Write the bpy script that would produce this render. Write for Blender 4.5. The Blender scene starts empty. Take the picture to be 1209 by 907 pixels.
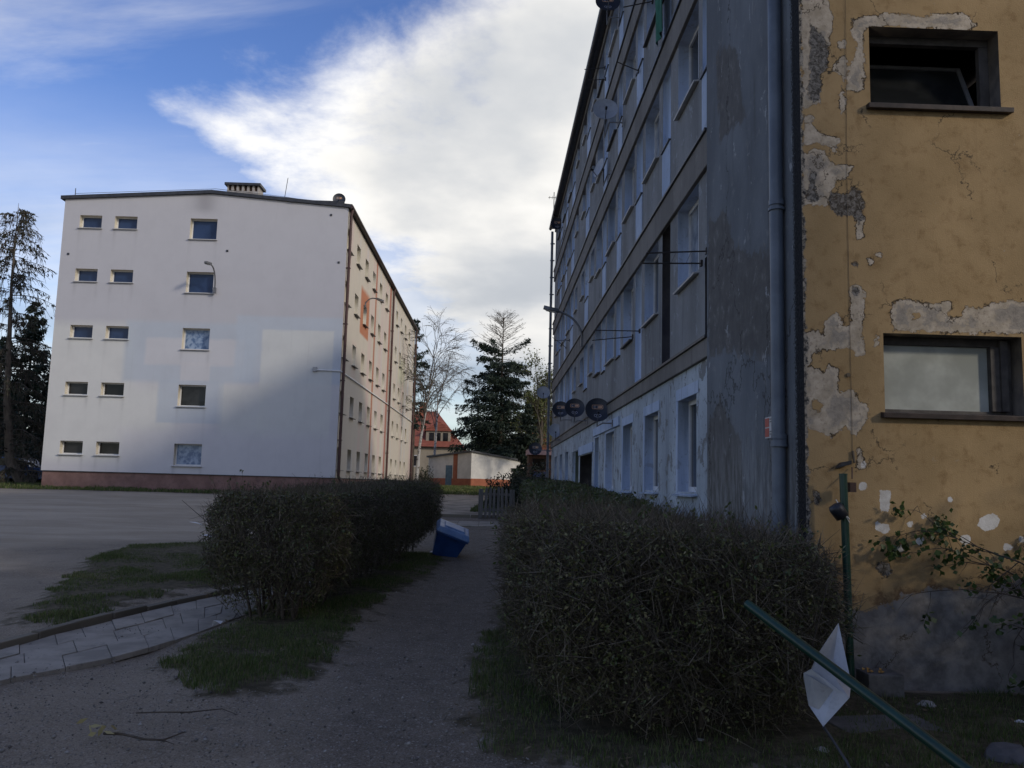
import bpy, bmesh, math, random
import numpy as np
from mathutils import Vector, Matrix

SC = bpy.context.scene
COL = SC.collection
rad = math.radians
rng = np.random.default_rng(7)
random.seed(7)

# ------------------------------------------------------------------ camera
F_PX, PW, PH, EYE = 1000.0, 1209.0, 907.0, 1.6
def cam_axes(p, yaw, r):
    cp, sp, cy, sy = math.cos(p), math.sin(p), math.cos(yaw), math.sin(yaw)
    f = np.array([sy*cp, cy*cp, sp]); rt = np.array([cy, -sy, 0.0]); up = np.cross(rt, f)
    c, s = math.cos(r), math.sin(r)
    return rt*c+up*s, -rt*s+up*c, f
CA, CB, CF = cam_axes(rad(6.75), rad(1.3), rad(1.5))
cam = bpy.data.cameras.new('camera'); cam_o = bpy.data.objects.new('camera', cam); COL.objects.link(cam_o)
cam.sensor_width = 36; cam.lens = F_PX/PW*36; cam.clip_end = 3000; cam.clip_start = .05
cam_o.matrix_world = Matrix(((CA[0], CB[0], -CF[0], 0), (CA[1], CB[1], -CF[1], 0), (CA[2], CB[2], -CF[2], EYE), (0, 0, 0, 1)))
SC.camera = cam_o
SC.cycles.max_bounces = 4; SC.cycles.diffuse_bounces = 2; SC.cycles.glossy_bounces = 2; SC.cycles.transmission_bounces = 2

# ------------------------------------------------------------------ light
SUN_AZ, SUN_EL = 126.9, 23.7          # degrees clockwise from +Y
SKY_STRENGTH, CLOUD, SUN_POWER, EXPOSURE = 0.15, 0.60, 1.45, 0.14
sd = Vector((math.sin(rad(SUN_AZ))*math.cos(rad(SUN_EL)), math.cos(rad(SUN_AZ))*math.cos(rad(SUN_EL)), math.sin(rad(SUN_EL))))
sun = bpy.data.lights.new('sun', 'SUN'); sun_o = bpy.data.objects.new('sun', sun); COL.objects.link(sun_o)
sun.energy = SUN_POWER; sun.angle = rad(5.5); sun.color = (1.0, .90, .76)
sun_o.rotation_euler = sd.to_track_quat('Z', 'Y').to_euler(); sun_o.location = (20, -20, 30)
SC.view_settings.view_transform = 'Standard'; SC.view_settings.look = 'None'
SC.view_settings.exposure = EXPOSURE; SC.view_settings.gamma = 1; SC.view_settings.use_curve_mapping = False

class NT:
    """small node-tree writer"""
    def __init__(s, nt): s.nt = nt; s.x = 0
    def n(s, typ, ins=None, **props):
        nd = s.nt.nodes.new(typ); nd.location = (s.x, 0); s.x += 160
        for k, v in props.items(): setattr(nd, k, v)
        for k, v in (ins or {}).items():
            sock = nd.inputs[k]
            if hasattr(v, 'is_output') or isinstance(v, bpy.types.NodeSocket): s.nt.links.new(v, sock)
            elif isinstance(v, (tuple, list)) and sock.type == 'RGBA' and len(v) == 3: sock.default_value = (*v, 1)
            else: sock.default_value = v
        return nd
    def math(s, op, a, b=0.0, c=None, clamp=False):
        ins = {0: a, 1: b}
        if c is not None: ins[2] = c
        return s.n('ShaderNodeMath', ins, operation=op, use_clamp=clamp).outputs[0]
    def mix(s, fac, a, b, blend='MIX'):
        nd = s.n('ShaderNodeMix', {0: fac, 6: a, 7: b}, data_type='RGBA', blend_type=blend); return nd.outputs[2]
    def noise(s, vec, scale, detail=4, rough=.55, dist=0.0, out='Fac'):
        return s.n('ShaderNodeTexNoise', {'Vector': vec, 'Scale': scale, 'Detail': detail, 'Roughness': rough, 'Distortion': dist}).outputs[out]
    def ramp(s, fac, lo, hi, a=0.0, b=1.0, kind='SMOOTHSTEP'):
        return s.n('ShaderNodeMapRange', {0: fac, 1: lo, 2: hi, 3: a, 4: b}, interpolation_type=kind, clamp=True).outputs[0] if kind == 'LINEAR' else \
               s.n('ShaderNodeMapRange', {0: fac, 1: lo, 2: hi, 3: a, 4: b}, interpolation_type=kind).outputs[0]
    def attr(s, name, out='Fac'): return s.n('ShaderNodeAttribute', attribute_name=name).outputs[out]
    def dot(s, v, w): return s.n('ShaderNodeVectorMath', {0: v, 1: w}, operation='DOT_PRODUCT').outputs['Value']
    def scale(s, v, w): return s.n('ShaderNodeVectorMath', {0: v, 1: w}, operation='MULTIPLY').outputs[0]

world = bpy.data.worlds.new('World'); SC.world = world; world.use_nodes = True
world.node_tree.nodes.clear(); w = NT(world.node_tree)
sky = w.n('ShaderNodeTexSky', sky_type='NISHITA', sun_disc=False, sun_elevation=rad(SUN_EL), sun_rotation=rad(SUN_AZ), air_density=1.0, dust_density=.6, ozone_density=2.0)
D = w.n('ShaderNodeTexCoord').outputs['Generated']
sep = w.n('ShaderNodeSeparateXYZ', {0: D})
zc = w.math('ADD', w.math('MAXIMUM', sep.outputs[2], 0.0), .22)
pv = w.n('ShaderNodeCombineXYZ', {0: w.math('DIVIDE', sep.outputs[0], zc), 1: w.math('DIVIDE', sep.outputs[1], zc), 2: .37}).outputs[0]
nbig = w.noise(pv, 1.1, 8, .56, .3)
nmid = w.noise(pv, 3.6, 9, .62, .15)
s1 = w.dot(D, (.454, .503, -.735)); s2 = w.dot(D, (.729, -.02, .684))
bias = w.math('MINIMUM', s1, w.math('MULTIPLY', s2, 1.5))
fld = w.math('ADD', w.math('MULTIPLY', bias, 2.3), w.math('ADD', w.math('MULTIPLY', w.math('SUBTRACT', nbig, .5), .75), w.math('MULTIPLY', w.math('SUBTRACT', nmid, .5), .72)))
core = w.ramp(fld, -.03, .30)
veiln = w.noise(w.scale(pv, (.55, 1.5, 1)), 1.5, 7, .62, .5)
lowz = w.math('MULTIPLY', w.ramp(sep.outputs[2], .42, .16), w.ramp(veiln, .25, .65, .45, 1.0))
veil = w.math('MULTIPLY', w.ramp(veiln, .40, .74), .42)
hazy = w.math('MULTIPLY', lowz, .78)
veil = w.math('MAXIMUM', veil, hazy)
shade = w.ramp(w.math('ADD', w.math('MULTIPLY', w.noise(pv, 1.9, 6, .5), .7), w.math('MULTIPLY', w.noise(D, 2.2, 3), .3)), .36, .60, .68, 1.05)
shade = w.math('MULTIPLY', shade, w.ramp(sep.outputs[2], .03, .34, .76, 1.08))
cl = w.mix(w.ramp(shade, .55, 1.0), (.80, .86, .95), (1.0, .985, .955))
clouds = w.n('ShaderNodeVectorMath', {0: cl, 1: (CLOUD/.1,)*3}, operation='MULTIPLY').outputs[0]
clouds = w.n('ShaderNodeVectorMath', {0: clouds, 1: w.n('ShaderNodeCombineXYZ', {0: shade, 1: shade, 2: shade}).outputs[0]}, operation='MULTIPLY').outputs[0]
mask = w.math('MAXIMUM', core, veil)
skyb = w.n('ShaderNodeHueSaturation', {'Hue': .519, 'Color': sky.outputs[0], 'Saturation': 1.22, 'Value': .98}).outputs[0]
colr = w.mix(mask, skyb, clouds)
bg = w.n('ShaderNodeBackground', {'Color': colr, 'Strength': SKY_STRENGTH})
out = w.n('ShaderNodeOutputWorld', {'Surface': bg.outputs[0]})

# ------------------------------------------------------------------ helpers
ORG = {}
def pray(px, py): return CA*(px-PW/2)/F_PX + CB*(PH/2-py)/F_PX + CF
def on_y(px, py, y): r = pray(px, py); p = r*y/r[1]; return Vector((p[0], y, p[2]+EYE))
def on_x(px, py, x): r = pray(px, py); p = r*x/r[0]; return Vector((x, p[1], p[2]+EYE))
def gz(x, y):
    return 0.0 if y < 7 else (.0006*(y-7)**2*2 if y < 12 else (.03+.0283*(y-12) if y < 41 else .8507+.013*min(y-41, 60)))
def gz_np(y):
    return np.where(y < 7, 0, np.where(y < 12, .0012*(y-7)**2, np.where(y < 41, .03+.0283*(y-12), .8507+.013*np.minimum(y-41, 60))))
def on_g(px, py):
    r = pray(px, py); r = r/r[1]; lo, hi = 1.0, 200.0
    for _ in range(50):
        m = (lo+hi)/2
        if EYE+r[2]*m > gz(0, m): lo = m
        else: hi = m
    return Vector((r[0]*m, m, gz(0, m)))

def tag(o, label=None, cat=None, group=None, kind=None):
    if label: o['label'] = label
    if cat: o['category'] = cat
    if group: o['group'] = group
    if kind: o['kind'] = kind
    return o
def thing(name, loc, label, cat, group=None, rz=0.0):
    o = bpy.data.objects.new(name, None); COL.objects.link(o); o.location = loc; o.rotation_euler = (0, 0, rz)
    o.empty_display_size = .2
    ORG[o.name] = Vector(loc); return tag(o, label, cat, group)
def link(name, me, mats, parent=None, loc=None):
    o = bpy.data.objects.new(name, me); COL.objects.link(o)
    for m in (mats if isinstance(mats, (list, tuple)) else [mats]):
        if len(me.materials) < (len(mats) if isinstance(mats, (list, tuple)) else 1): me.materials.append(m)
    if parent: o.parent = parent
    if loc is not None: o.location = loc
    return o
def copy_tree(o, parent=None):
    c = o.copy(); COL.objects.link(c)
    if parent: c.parent = parent
    for ch in o.children: copy_tree(ch, c)
    return c

def np_mesh(name, V, Fc, mats=None, midx=None, smooth=False):
    """V (n,3), Fc list of (m,k) int arrays"""
    me = bpy.data.meshes.new(name)
    V = np.asarray(V, np.float32)
    if not isinstance(Fc, list): Fc = [Fc]
    Fc = [np.asarray(f, np.int32) for f in Fc if len(f)]
    me.vertices.add(len(V)); me.vertices.foreach_set('co', V.ravel())
    nl = sum(f.size for f in Fc); npg = sum(len(f) for f in Fc)
    me.loops.add(nl); me.polygons.add(npg)
    me.loops.foreach_set('vertex_index', np.concatenate([f.ravel() for f in Fc]))
    tot = np.concatenate([np.full(len(f), f.shape[1], np.int32) for f in Fc])
    st = np.concatenate([[0], np.cumsum(tot)[:-1]]).astype(np.int32)
    me.polygons.foreach_set('loop_start', st)
    try: me.polygons.foreach_set('loop_total', tot)
    except Exception: pass
    if midx is not None: me.polygons.foreach_set('material_index', np.asarray(midx, np.int32))
    if smooth: me.polygons.foreach_set('use_smooth', np.ones(npg, bool))
    me.update(calc_edges=True); me.validate()
    return me

class MB:
    """collects simple shapes into ONE mesh"""
    def __init__(s): s.v = []; s.f = []; s.m = []; s.mi = 0; s.sm = []
    def add(s, vs, fs, smooth=False):
        b = len(s.v); s.v += [tuple(v) for v in vs]
        for f in fs: s.f.append(tuple(b+i for i in f)); s.m.append(s.mi); s.sm.append(smooth)
        return s
    def box(s, x0, x1, y0, y1, z0, z1, M=None):
        vs = [Vector(p) for p in ((x0,y0,z0),(x1,y0,z0),(x1,y1,z0),(x0,y1,z0),(x0,y0,z1),(x1,y0,z1),(x1,y1,z1),(x0,y1,z1))]
        if M is not None: vs = [M @ v for v in vs]
        return s.add(vs, ((0,3,2,1),(4,5,6,7),(0,1,5,4),(1,2,6,5),(2,3,7,6),(3,0,4,7)))
    def tube(s, pts, r, n=8, cap=True, smooth=True):
        pts = [Vector(p) for p in pts]; rs = r if isinstance(r, (list, tuple)) else [r]*len(pts)
        b = len(s.v); k = len(pts); up0 = None; vs = []
        for i, p in enumerate(pts):
            t = (pts[min(i+1, k-1)]-pts[max(i-1, 0)])
            if t.length < 1e-9: t = Vector((0, 0, 1))
            t.normalize()
            if up0 is None:
                a = Vector((0, 0, 1)) if abs(t.z) < .9 else Vector((1, 0, 0)); u = t.cross(a).normalized()
            else:
                u = (up0 - t*up0.dot(t));
                u = u.normalized() if u.length > 1e-6 else t.orthogonal().normalized()
            up0 = u; v = t.cross(u)
            for j in range(n):
                a = 2*math.pi*j/n; vs.append(p + (u*math.cos(a)+v*math.sin(a))*rs[i])
        fs = [(i*n+j, i*n+(j+1) % n, (i+1)*n+(j+1) % n, (i+1)*n+j) for i in range(k-1) for j in range(n)]
        s.add(vs, fs, smooth)
        if cap: s.add([vs[j] for j in range(n)], [tuple(reversed(range(n)))]); s.add([vs[(k-1)*n+j] for j in range(n)], [tuple(range(n))])
        return s
    def lathe(s, prof, n=24, M=None, cap=True):
        vs = []
        for r, z in prof:
            for j in range(n):
                a = 2*math.pi*j/n; p = Vector((r*math.cos(a), r*math.sin(a), z)); vs.append(M @ p if M is not None else p)
        k = len(prof)
        fs = [(i*n+j, i*n+(j+1) % n, (i+1)*n+(j+1) % n, (i+1)*n+j) for i in range(k-1) for j in range(n)]
        s.add(vs, fs, True)
        if cap:
            s.add([vs[j] for j in range(n)], [tuple(reversed(range(n)))]); s.add([vs[(k-1)*n+j] for j in range(n)], [tuple(range(n))])
        return s
    def prism(s, poly, d, M=None):
        """poly: 3-D points (coplanar), d: extrusion vector"""
        d = Vector(d); A = [Vector(p) for p in poly]; B = [p+d for p in A]; n = len(A)
        vs = A+B
        if M is not None: vs = [M @ v for v in vs]
        return s.add(vs, [tuple(reversed(range(n))), tuple(range(n, 2*n))]+[(i, (i+1) % n, n+(i+1) % n, n+i) for i in range(n)])
    def mesh(s, name, bevel=0.0):
        me = bpy.data.meshes.new(name); me.from_pydata(s.v, [], s.f)
        me.polygons.foreach_set('material_index', s.m); me.polygons.foreach_set('use_smooth', s.sm)
        bm = bmesh.new(); bm.from_mesh(me)
        bmesh.ops.recalc_face_normals(bm, faces=bm.faces)
        if bevel > 0:
            bmesh.ops.remove_doubles(bm, verts=bm.verts, dist=1e-5)
            ed = [e for e in bm.edges if len(e.link_faces) == 2 and e.calc_face_angle(0) > .6]
            bmesh.ops.bevel(bm, geom=ed, offset=bevel, segments=2, affect='EDGES', profile=.6)
        bm.to_mesh(me); bm.free(); me.update(); return me
    def build(s, name, mats, parent=None, bevel=0.0, local=False):
        """authored in world coordinates; stored relative to the root's base unless local"""
        if parent is not None and not local:
            r = parent
            while r.parent: r = r.parent
            o = ORG.get(r.name, Vector()); s.v = [(v[0]-o.x, v[1]-o.y, v[2]-o.z) for v in s.v]
        return link(name, s.mesh(name, bevel), mats if isinstance(mats, (list, tuple)) else [mats], parent)

def sdf_poly(P, poly):
    """signed distance (inside positive) of points P (n,2) to polygon"""
    poly = np.asarray(poly, float); n = len(poly); d = np.full(len(P), 1e9); ins = np.zeros(len(P), bool)
    for i in range(n):
        a, b = poly[i], poly[(i+1) % n]; e = b-a; wv = P-a
        t = np.clip((wv@e)/max(e@e, 1e-12), 0, 1); q = wv-t[:, None]*e
        d = np.minimum(d, (q**2).sum(1))
        c = (a[1] > P[:, 1]) != (b[1] > P[:, 1])
        with np.errstate(divide='ignore', invalid='ignore'):
            xi = a[0]+(P[:, 1]-a[1])/(b[1]-a[1]+1e-15)*(b[0]-a[0])
        ins ^= c & (P[:, 0] < xi)
    d = np.sqrt(d); return np.where(ins, d, -d)
_k = rng.normal(size=(24, 3)); _ph = rng.uniform(0, 6.28, 24)
def snoise(P, f=1.0):
    """cheap smooth noise in about [-1,1]"""
    P = np.asarray(P, float); o = np.zeros(len(P)); P3 = np.zeros((len(P), 3)); P3[:, :P.shape[1]] = P
    for i in range(24): o += np.sin((P3*f)@(_k[i]*(1+.09*i))+_ph[i])
    return o/math.sqrt(24)*.9
def set_attr(me, name, vals):
    a = me.attributes.new(name, 'FLOAT', 'POINT'); v = np.zeros(len(me.vertices), np.float32); v[:len(vals)] = vals; a.data.foreach_set('value', v)
def set_col(me, name, vals, default=(.5, .5, .5)):
    a = me.attributes.new(name, 'FLOAT_COLOR', 'POINT'); v = np.ones((len(me.vertices), 4), np.float32); v[:, :3] = default; v[:len(vals), :3] = vals
    a.data.foreach_set('color', v.ravel())

# ------------------------------------------------------------------ materials
MATS = {}
def new_mat(name):
    m = bpy.data.materials.new(name); m.use_nodes = True; m.node_tree.nodes.clear(); return m, NT(m.node_tree)
def finish(nt, col, rough=.8, bump=None, bstr=.3, bdist=.01, metal=0.0, spec=.5, **kw):
    ins = {'Base Color': col, 'Roughness': rough, 'Metallic': metal, 'Specular IOR Level': spec}; ins.update(kw)
    if bump is not None: ins['Normal'] = nt.n('ShaderNodeBump', {'Height': bump, 'Strength': bstr, 'Distance': bdist}).outputs[0]
    b = nt.n('ShaderNodeBsdfPrincipled', ins); nt.n('ShaderNodeOutputMaterial', {'Surface': b.outputs[0]})
def pmat(name, c1, c2, scale=3.0, rough=.8, bstr=.25, bscale=60, bdist=.004, spec=.4, metal=0.0, lo=.35, hi=.65, stretch=(1, 1, 1), grime=None, **kw):
    if name in MATS: return MATS[name]
    m, n = new_mat(name); v = n.scale(n.n('ShaderNodeTexCoord').outputs['Object'], stretch)
    c = n.mix(n.ramp(n.noise(v, scale, 6, .6), lo, hi), c1, c2)
    if grime: c = n.mix(n.math('MULTIPLY', n.ramp(n.noise(v, scale*4.3, 8, .7, .6), .52, .72), grime[1]), c, grime[0])
    finish(n, c, rough, n.noise(v, bscale, 5, .6), bstr, bdist, metal, spec, **kw)
    MATS[name] = m; return m
def island_mat(name, cols, rough=.65, spec=.25, trans=0.0):
    """leaf / blade material: colour differs from one leaf to the next"""
    m, n = new_mat(name); g = n.n('ShaderNodeNewGeometry'); r = g.outputs['Random Per Island']
    cr = n.n('ShaderNodeValToRGB', {0: r}); e = cr.color_ramp.elements
    for i, c in enumerate(cols):
        el = e[i] if i < 2 else e.new(1.0)
        el.color = (*c, 1)
    for i in range(len(cols)): e[i].position = i/(len(cols)-1)
    for i, c in enumerate(cols): e[i].color = (*c, 1)
    if trans:
        d = n.n('ShaderNodeBsdfPrincipled', {'Base Color': cr.outputs[0], 'Roughness': rough, 'Specular IOR Level': spec})
        t = n.n('ShaderNodeBsdfTranslucent', {'Color': cr.outputs[0]})
        mx = n.n('ShaderNodeMixShader', {0: trans, 1: d.outputs[0], 2: t.outputs[0]}); n.n('ShaderNodeOutputMaterial', {'Surface': mx.outputs[0]})
    else: finish(n, cr.outputs[0], rough, spec=spec)
    MATS[name] = m; return m
def glass_mat(name, c1, c2, rough=.04, scale=1.2, lo=.4, hi=.6, spec=.6):
    m, n = new_mat(name); v = n.n('ShaderNodeTexCoord').outputs['Object']
    inf = n.n('ShaderNodeObjectInfo').outputs['Random']
    vv = n.n('ShaderNodeVectorMath', {0: v, 1: n.n('ShaderNodeCombineXYZ', {0: n.math('MULTIPLY', inf, 37.0), 1: n.math('MULTIPLY', inf, 11.0), 2: 0.0}).outputs[0]}, operation='ADD').outputs[0]
    c = n.mix(n.ramp(n.noise(vv, scale, 4), lo, hi), c1, c2)
    finish(n, c, rough, n.noise(vv, 1.7, 2), .05, .02, 0, spec, **{'Coat Weight': .0}); MATS[name] = m; return m
# ================================================================== GROUND
def gpoly(px): return np.array([on_g(*p)[:2] for p in px])
GRASS = {
 'triangle': gpoly([(12,730),(60,698),(105,660),(150,645),(255,640),(300,650),(345,690),(290,687),(225,694),(150,714),(70,738)]),
 'hedgefoot': gpoly([(190,786),(235,752),(320,714),(400,690),(470,655),(535,652),(505,680),(455,702),(425,735),(395,775),(345,806),(255,818)]),
 'verge': np.array([(.30,13.5),(.02,9.0),(-.12,7.2),(-.12,6.0),(.02,5.35),(.7,5.0),(2.0,5.0),(2.75,5.5),(2.6,13.5)]),
 'wallfoot': np.array([(2.2,7.1),(2.0,5.2),(1.4,4.2),(1.5,3.0),(9,3.0),(9,7.1)]),
 'gablestrip': np.array([(-30,38.8),(-12,39.6),(-7.4,39.8),(-6.6,41),(-6.4,74),(-8,74),(-8,41),(-30,41)]),
 'lawn': np.array([(-6,52),(-2.6,47.5),(-1.0,48),(9,46),(30,60),(30,140),(-40,140),(-9,76),(-6.3,74)]),
 'leftwood': np.array([(-22,41),(-24,38),(-60,36),(-60,90),(-22,90)]),
 'dirtgrass': np.array([(-.7,31.5),(.2,30),(2.6,30),(2.6,46),(.2,44)]),
}
def grass_field(P):
    g = np.full(len(P), -5.0)
    for k, poly in GRASS.items(): g = np.maximum(g, sdf_poly(P, poly))
    return g
def lines(spans):
    o = []
    for a, b, st in spans: o.append(np.arange(a, b, st))
    return np.unique(np.round(np.concatenate(o), 4))
gx = lines([(-900,-100,80),(-100,-30,6),(-30,-10,.5),(-10,-4,.12),(-4,5,.07),(5,9,.25),(9,40,2),(40,100,10),(100,901,80)])
gy = lines([(-300,-40,40),(-40,-2,3),(-2,3,.4),(3,14,.07),(14,22,.14),(22,50,.4),(50,100,2),(100,200,10),(200,1001,80)])
GX, GY = np.meshgrid(gx, gy); GP = np.stack([GX.ravel(), GY.ravel()], 1)
bump = snoise(GP, .35)*.02 + snoise(GP[:, ::-1], 1.3)*.008
nearm = np.exp(-np.maximum(0, np.abs(GP[:, 1]-10)-25)/20)
gf = grass_field(GP)
GZ = gz_np(GP[:, 1]) + bump*nearm*np.clip((3.5-GP[:, 0])/1.5, .2, 1)
GZ += np.clip(gf, -.3, .25)*.12*nearm*(GP[:, 1] < 24)
nx, ny = len(gx), len(gy)
ii = (np.arange(ny-1)[:, None]*nx+np.arange(nx-1)[None]).ravel()
gme = np_mesh('ground', np.column_stack([GP, GZ]), np.stack([ii, ii+1, ii+nx+1, ii+nx], 1), smooth=True)
set_attr(gme, 'grass', gf)
# trodden centre of the path and the paved cross path
pathline = np.array([(-.3,4.0),(-.45,8),(-.55,14),(-.65,20),(-.75,28)])
pathd = np.min([np.hypot(GP[:, 0]-a[0], GP[:, 1]-a[1]) for a in [pathline[i]*(1-t)+pathline[i+1]*t for i in range(4) for t in np.linspace(0, 1, 14)]], 0)
set_attr(gme, 'path', pathd)
dirt = sdf_poly(GP, gpoly([(500,610.5),(566,610.5),(606,610.5),(604,600),(580,592),(566,588),(545,585.5),(505,588)]))
set_attr(gme, 'dirt', dirt); set_attr(gme, 'lot', sdf_poly(GP, np.array([(-60,12),(-5.6,9.5),(-8.5,16.5),(-5.8,19.5),(-3.2,20),(-3.0,30),(-6,39),(-60,39)])))
m, n = new_mat('gravelly asphalt'); P_ = n.n('ShaderNodeTexCoord').outputs['Object']
big = n.noise(P_, .55, 4, .6); mid = n.noise(P_, 4.5, 4, .65)
asp = n.mix(n.ramp(big, .32, .68), (.300,.240,.165), (.450,.365,.258))
asp = n.mix(n.math('MULTIPLY', n.ramp(mid, .5, .75), .6), asp, (.44,.36,.28))
asp = n.mix(n.math('MULTIPLY', n.ramp(n.noise(P_, 1.6, 5, .7, .8), .55, .75), .6), asp, (.14,.112,.086))
pth = n.ramp(n.math('ADD', n.attr('path'), n.math('MULTIPLY', n.math('SUBTRACT', mid, .5), .5)), 1.05, .5)
asp = n.mix(n.math('MULTIPLY', pth, .8), asp, n.mix(n.ramp(mid, .3, .7), (.160,.127,.092), (.265,.212,.156)))
vor = n.n('ShaderNodeTexVoronoi', {'Vector': P_, 'Scale': 34.0}); vsep = n.n('ShaderNodeSeparateColor', {0: vor.outputs['Color']})
spk = n.math('MULTIPLY', n.ramp(vsep.outputs[0], .72, .85), n.ramp(vor.outputs['Distance'], .45, .25))
asp = n.mix(n.math('MULTIPLY', spk, .75), asp, (.62,.55,.46))
vor2 = n.n('ShaderNodeTexVoronoi', {'Vector': P_, 'Scale': 120.0}); v2 = n.n('ShaderNodeSeparateColor', {0: vor2.outputs['Color']})
asp = n.mix(n.ramp(v2.outputs[1], .1, 1.0, 0, .9), n.mix(.5, asp, (.030,.027,.025)), n.mix(.55, asp, (.26,.235,.205)))
crk = n.n('ShaderNodeTexVoronoi', {'Vector': n.n('ShaderNodeVectorMath', {0: P_, 1: n.scale(n.noise(P_, 1.2, 5, .6, 0, 'Color'), (1.6,1.6,1.6))}, operation='ADD').outputs[0], 'Scale': .22}, feature='DISTANCE_TO_EDGE').outputs['Distance']
asp = n.mix(n.math('MULTIPLY', n.ramp(crk, .006, .001), .25), asp, (.03,.028,.026))
lot_light = n.ramp(n.math('ADD', n.attr('lot'), n.math('MULTIPLY', n.math('SUBTRACT', big, .5), 2.0)), -.5, 1.5)  # paler far lot: open sky and grazing light put into its colour
asp = n.mix(n.math('MULTIPLY', lot_light, .6), asp, n.mix(n.ramp(n.noise(n.scale(P_, (.35, 1, 1)), .8, 7, .65), .3, .7), (.38,.315,.225), (.58,.49,.37)))
soil = n.mix(n.ramp(n.noise(P_, 9, 4, .65), .35, .65), (.055,.046,.026), (.115,.094,.058))
gm = n.math('ADD', n.attr('grass'), n.math('MULTIPLY', n.math('SUBTRACT', n.noise(P_, 2.6, 4, .65), .5), 1.3))
c = n.mix(n.ramp(gm, -.10, .14), asp, soil)
dm = n.math('ADD', n.attr('dirt'), n.math('MULTIPLY', n.math('SUBTRACT', n.noise(P_, .9, 5, .65), .5), 1.2))
c = n.mix(n.ramp(dm, -.1, .3), c, n.mix(n.ramp(n.noise(P_, 1.3, 5), .35, .65), (.22,.185,.14), (.36,.31,.245)))
hgt = n.math('ADD', n.math('MULTIPLY', n.noise(P_, 45, 5, .7), .6), n.math('MULTIPLY', vor2.outputs['Distance'], .5))
finish(n, c, .92, hgt, .9, .018, 0, .2)
tag(link('ground', gme, m), kind='structure')

# ---- blades of grass (one object for each patch: nobody could count them)
GRASSM = island_mat('grass blades', [(.038,.064,.015),(.070,.115,.025),(.10,.14,.036),(.19,.17,.09),(.050,.085,.018),(.10,.090,.045)], .6, .25, .2)
def blades(name, poly, dens, hmin, hmax, wdt, lean=.6, patch=.25):
    poly = np.asarray(poly); lo, hi = poly.min(0), poly.max(0)
    N = int(np.prod(hi-lo)*dens); P = rng.uniform(lo, hi, (N, 2)); s = sdf_poly(P, poly)
    nz = snoise(P, 1.7)*.5+snoise(P[:, ::-1], 4.1)*.3
    keep = (s+nz*.22 > .02) & (nz+rng.uniform(-.6, .6, N) > -patch); P = P[keep]; N = len(P); nz = nz[keep]
    z = gz_np(P[:, 1])+.0
    h = rng.uniform(hmin, hmax, N)*(1+.6*nz); a = rng.uniform(0, 6.283, N); ln = rng.uniform(.1, lean, N)*h
    b = rng.uniform(0, 6.283, N); wx, wy = np.cos(b)*wdt*.5, np.sin(b)*wdt*.5
    V = np.empty((N, 5, 3))
    base = np.column_stack([P, z+.0])
    d = np.column_stack([np.cos(a)*ln, np.sin(a)*ln, h]); wv = np.column_stack([wx, wy, np.zeros(N)])
    V[:, 0] = base-wv; V[:, 1] = base+wv; V[:, 2] = base+d*[.35,.35,.6]+wv*.8; V[:, 3] = base+d*[.35,.35,.6]-wv*.8; V[:, 4] = base+d
    V[:, :, 2] += np.clip(sdf_poly(P, poly), -.3, .25)[:, None]*.1-.01
    i = np.arange(N)*5
    return tag(link(name, np_mesh(name, V.reshape(-1, 3), [np.stack([i, i+1, i+2, i+3], 1), np.stack([i+3, i+2, i+4], 1)]), GRASSM), kind='stuff')
blades('grass', GRASS['triangle'], 3600, .015, .055, .007, patch=.12)
blades('grass', GRASS['hedgefoot'], 5200, .012, .055, .005, patch=.05)
blades('grass', GRASS['verge'], 3000, .015, .06, .005, patch=.0)
blades('grass', np.array([(2.2,7.0),(2.0,5.2),(1.5,4.4),(1.6,3.4),(5.5,3.4),(5.5,7.05)]), 4200, .015, .07, .005, patch=.12)
blades('grass', GRASS['gablestrip'][:5], 260, .05, .16, .03)
blades('grass', GRASS['dirtgrass'], 500, .05, .16, .016)
blades('grass', np.array([(-6,52),(-2.6,47.5),(-1.0,48),(4,46),(6,70),(-6.3,74)]), 160, .06, .16, .035)

# ---- loose stones, dead leaves
def scatter_stones():
    N = 17000
    P = np.column_stack([rng.uniform(-4.6, 2.4, N), 3.6+rng.exponential(2.8, N)]); P = P[(P[:, 1] < 17)]
    s = grass_field(P); P = P[(s < .05) | (rng.random(len(P)) < .06)]
    N = len(P); r = rng.uniform(.0035, .0095, N)*(1+(rng.random(N) < .05)*1.3); octv = np.array([(1,0,0),(0,1,0),(-1,0,0),(0,-1,0),(0,0,1),(0,0,-1)], float)
    V = octv[None]*rng.uniform(.6, 1.2, (N, 6, 1))*r[:, None, None]; V[:, :, 2] *= .7
    a = rng.uniform(0, 6.28, N); ca, sa = np.cos(a), np.sin(a); x, y = V[:, :, 0].copy(), V[:, :, 1].copy()
    V[:, :, 0] = x*ca[:, None]-y*sa[:, None]; V[:, :, 1] = x*sa[:, None]+y*ca[:, None]
    gb = snoise(P, .35)*.02+snoise(P[:, ::-1], 1.3)*.008
    V += np.column_stack([P, gz_np(P[:, 1])+gb+r*.3])[:, None]
    i = np.arange(N)[:, None]*6
    t = np.array([(0,1,4),(1,2,4),(2,3,4),(3,0,4),(1,0,5),(2,1,5),(3,2,5),(0,3,5)])
    F = (i[:, None]+t[None]).reshape(-1, 3)
    sm = island_mat('loose stones', [(.09,.08,.07),(.16,.145,.13),(.27,.25,.22),(.12,.11,.095),(.38,.355,.32)], .85, .3, 0)
    tag(link('gravel', np_mesh('gravel', V.reshape(-1, 3), F), sm), kind='stuff')
scatter_stones()
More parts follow.
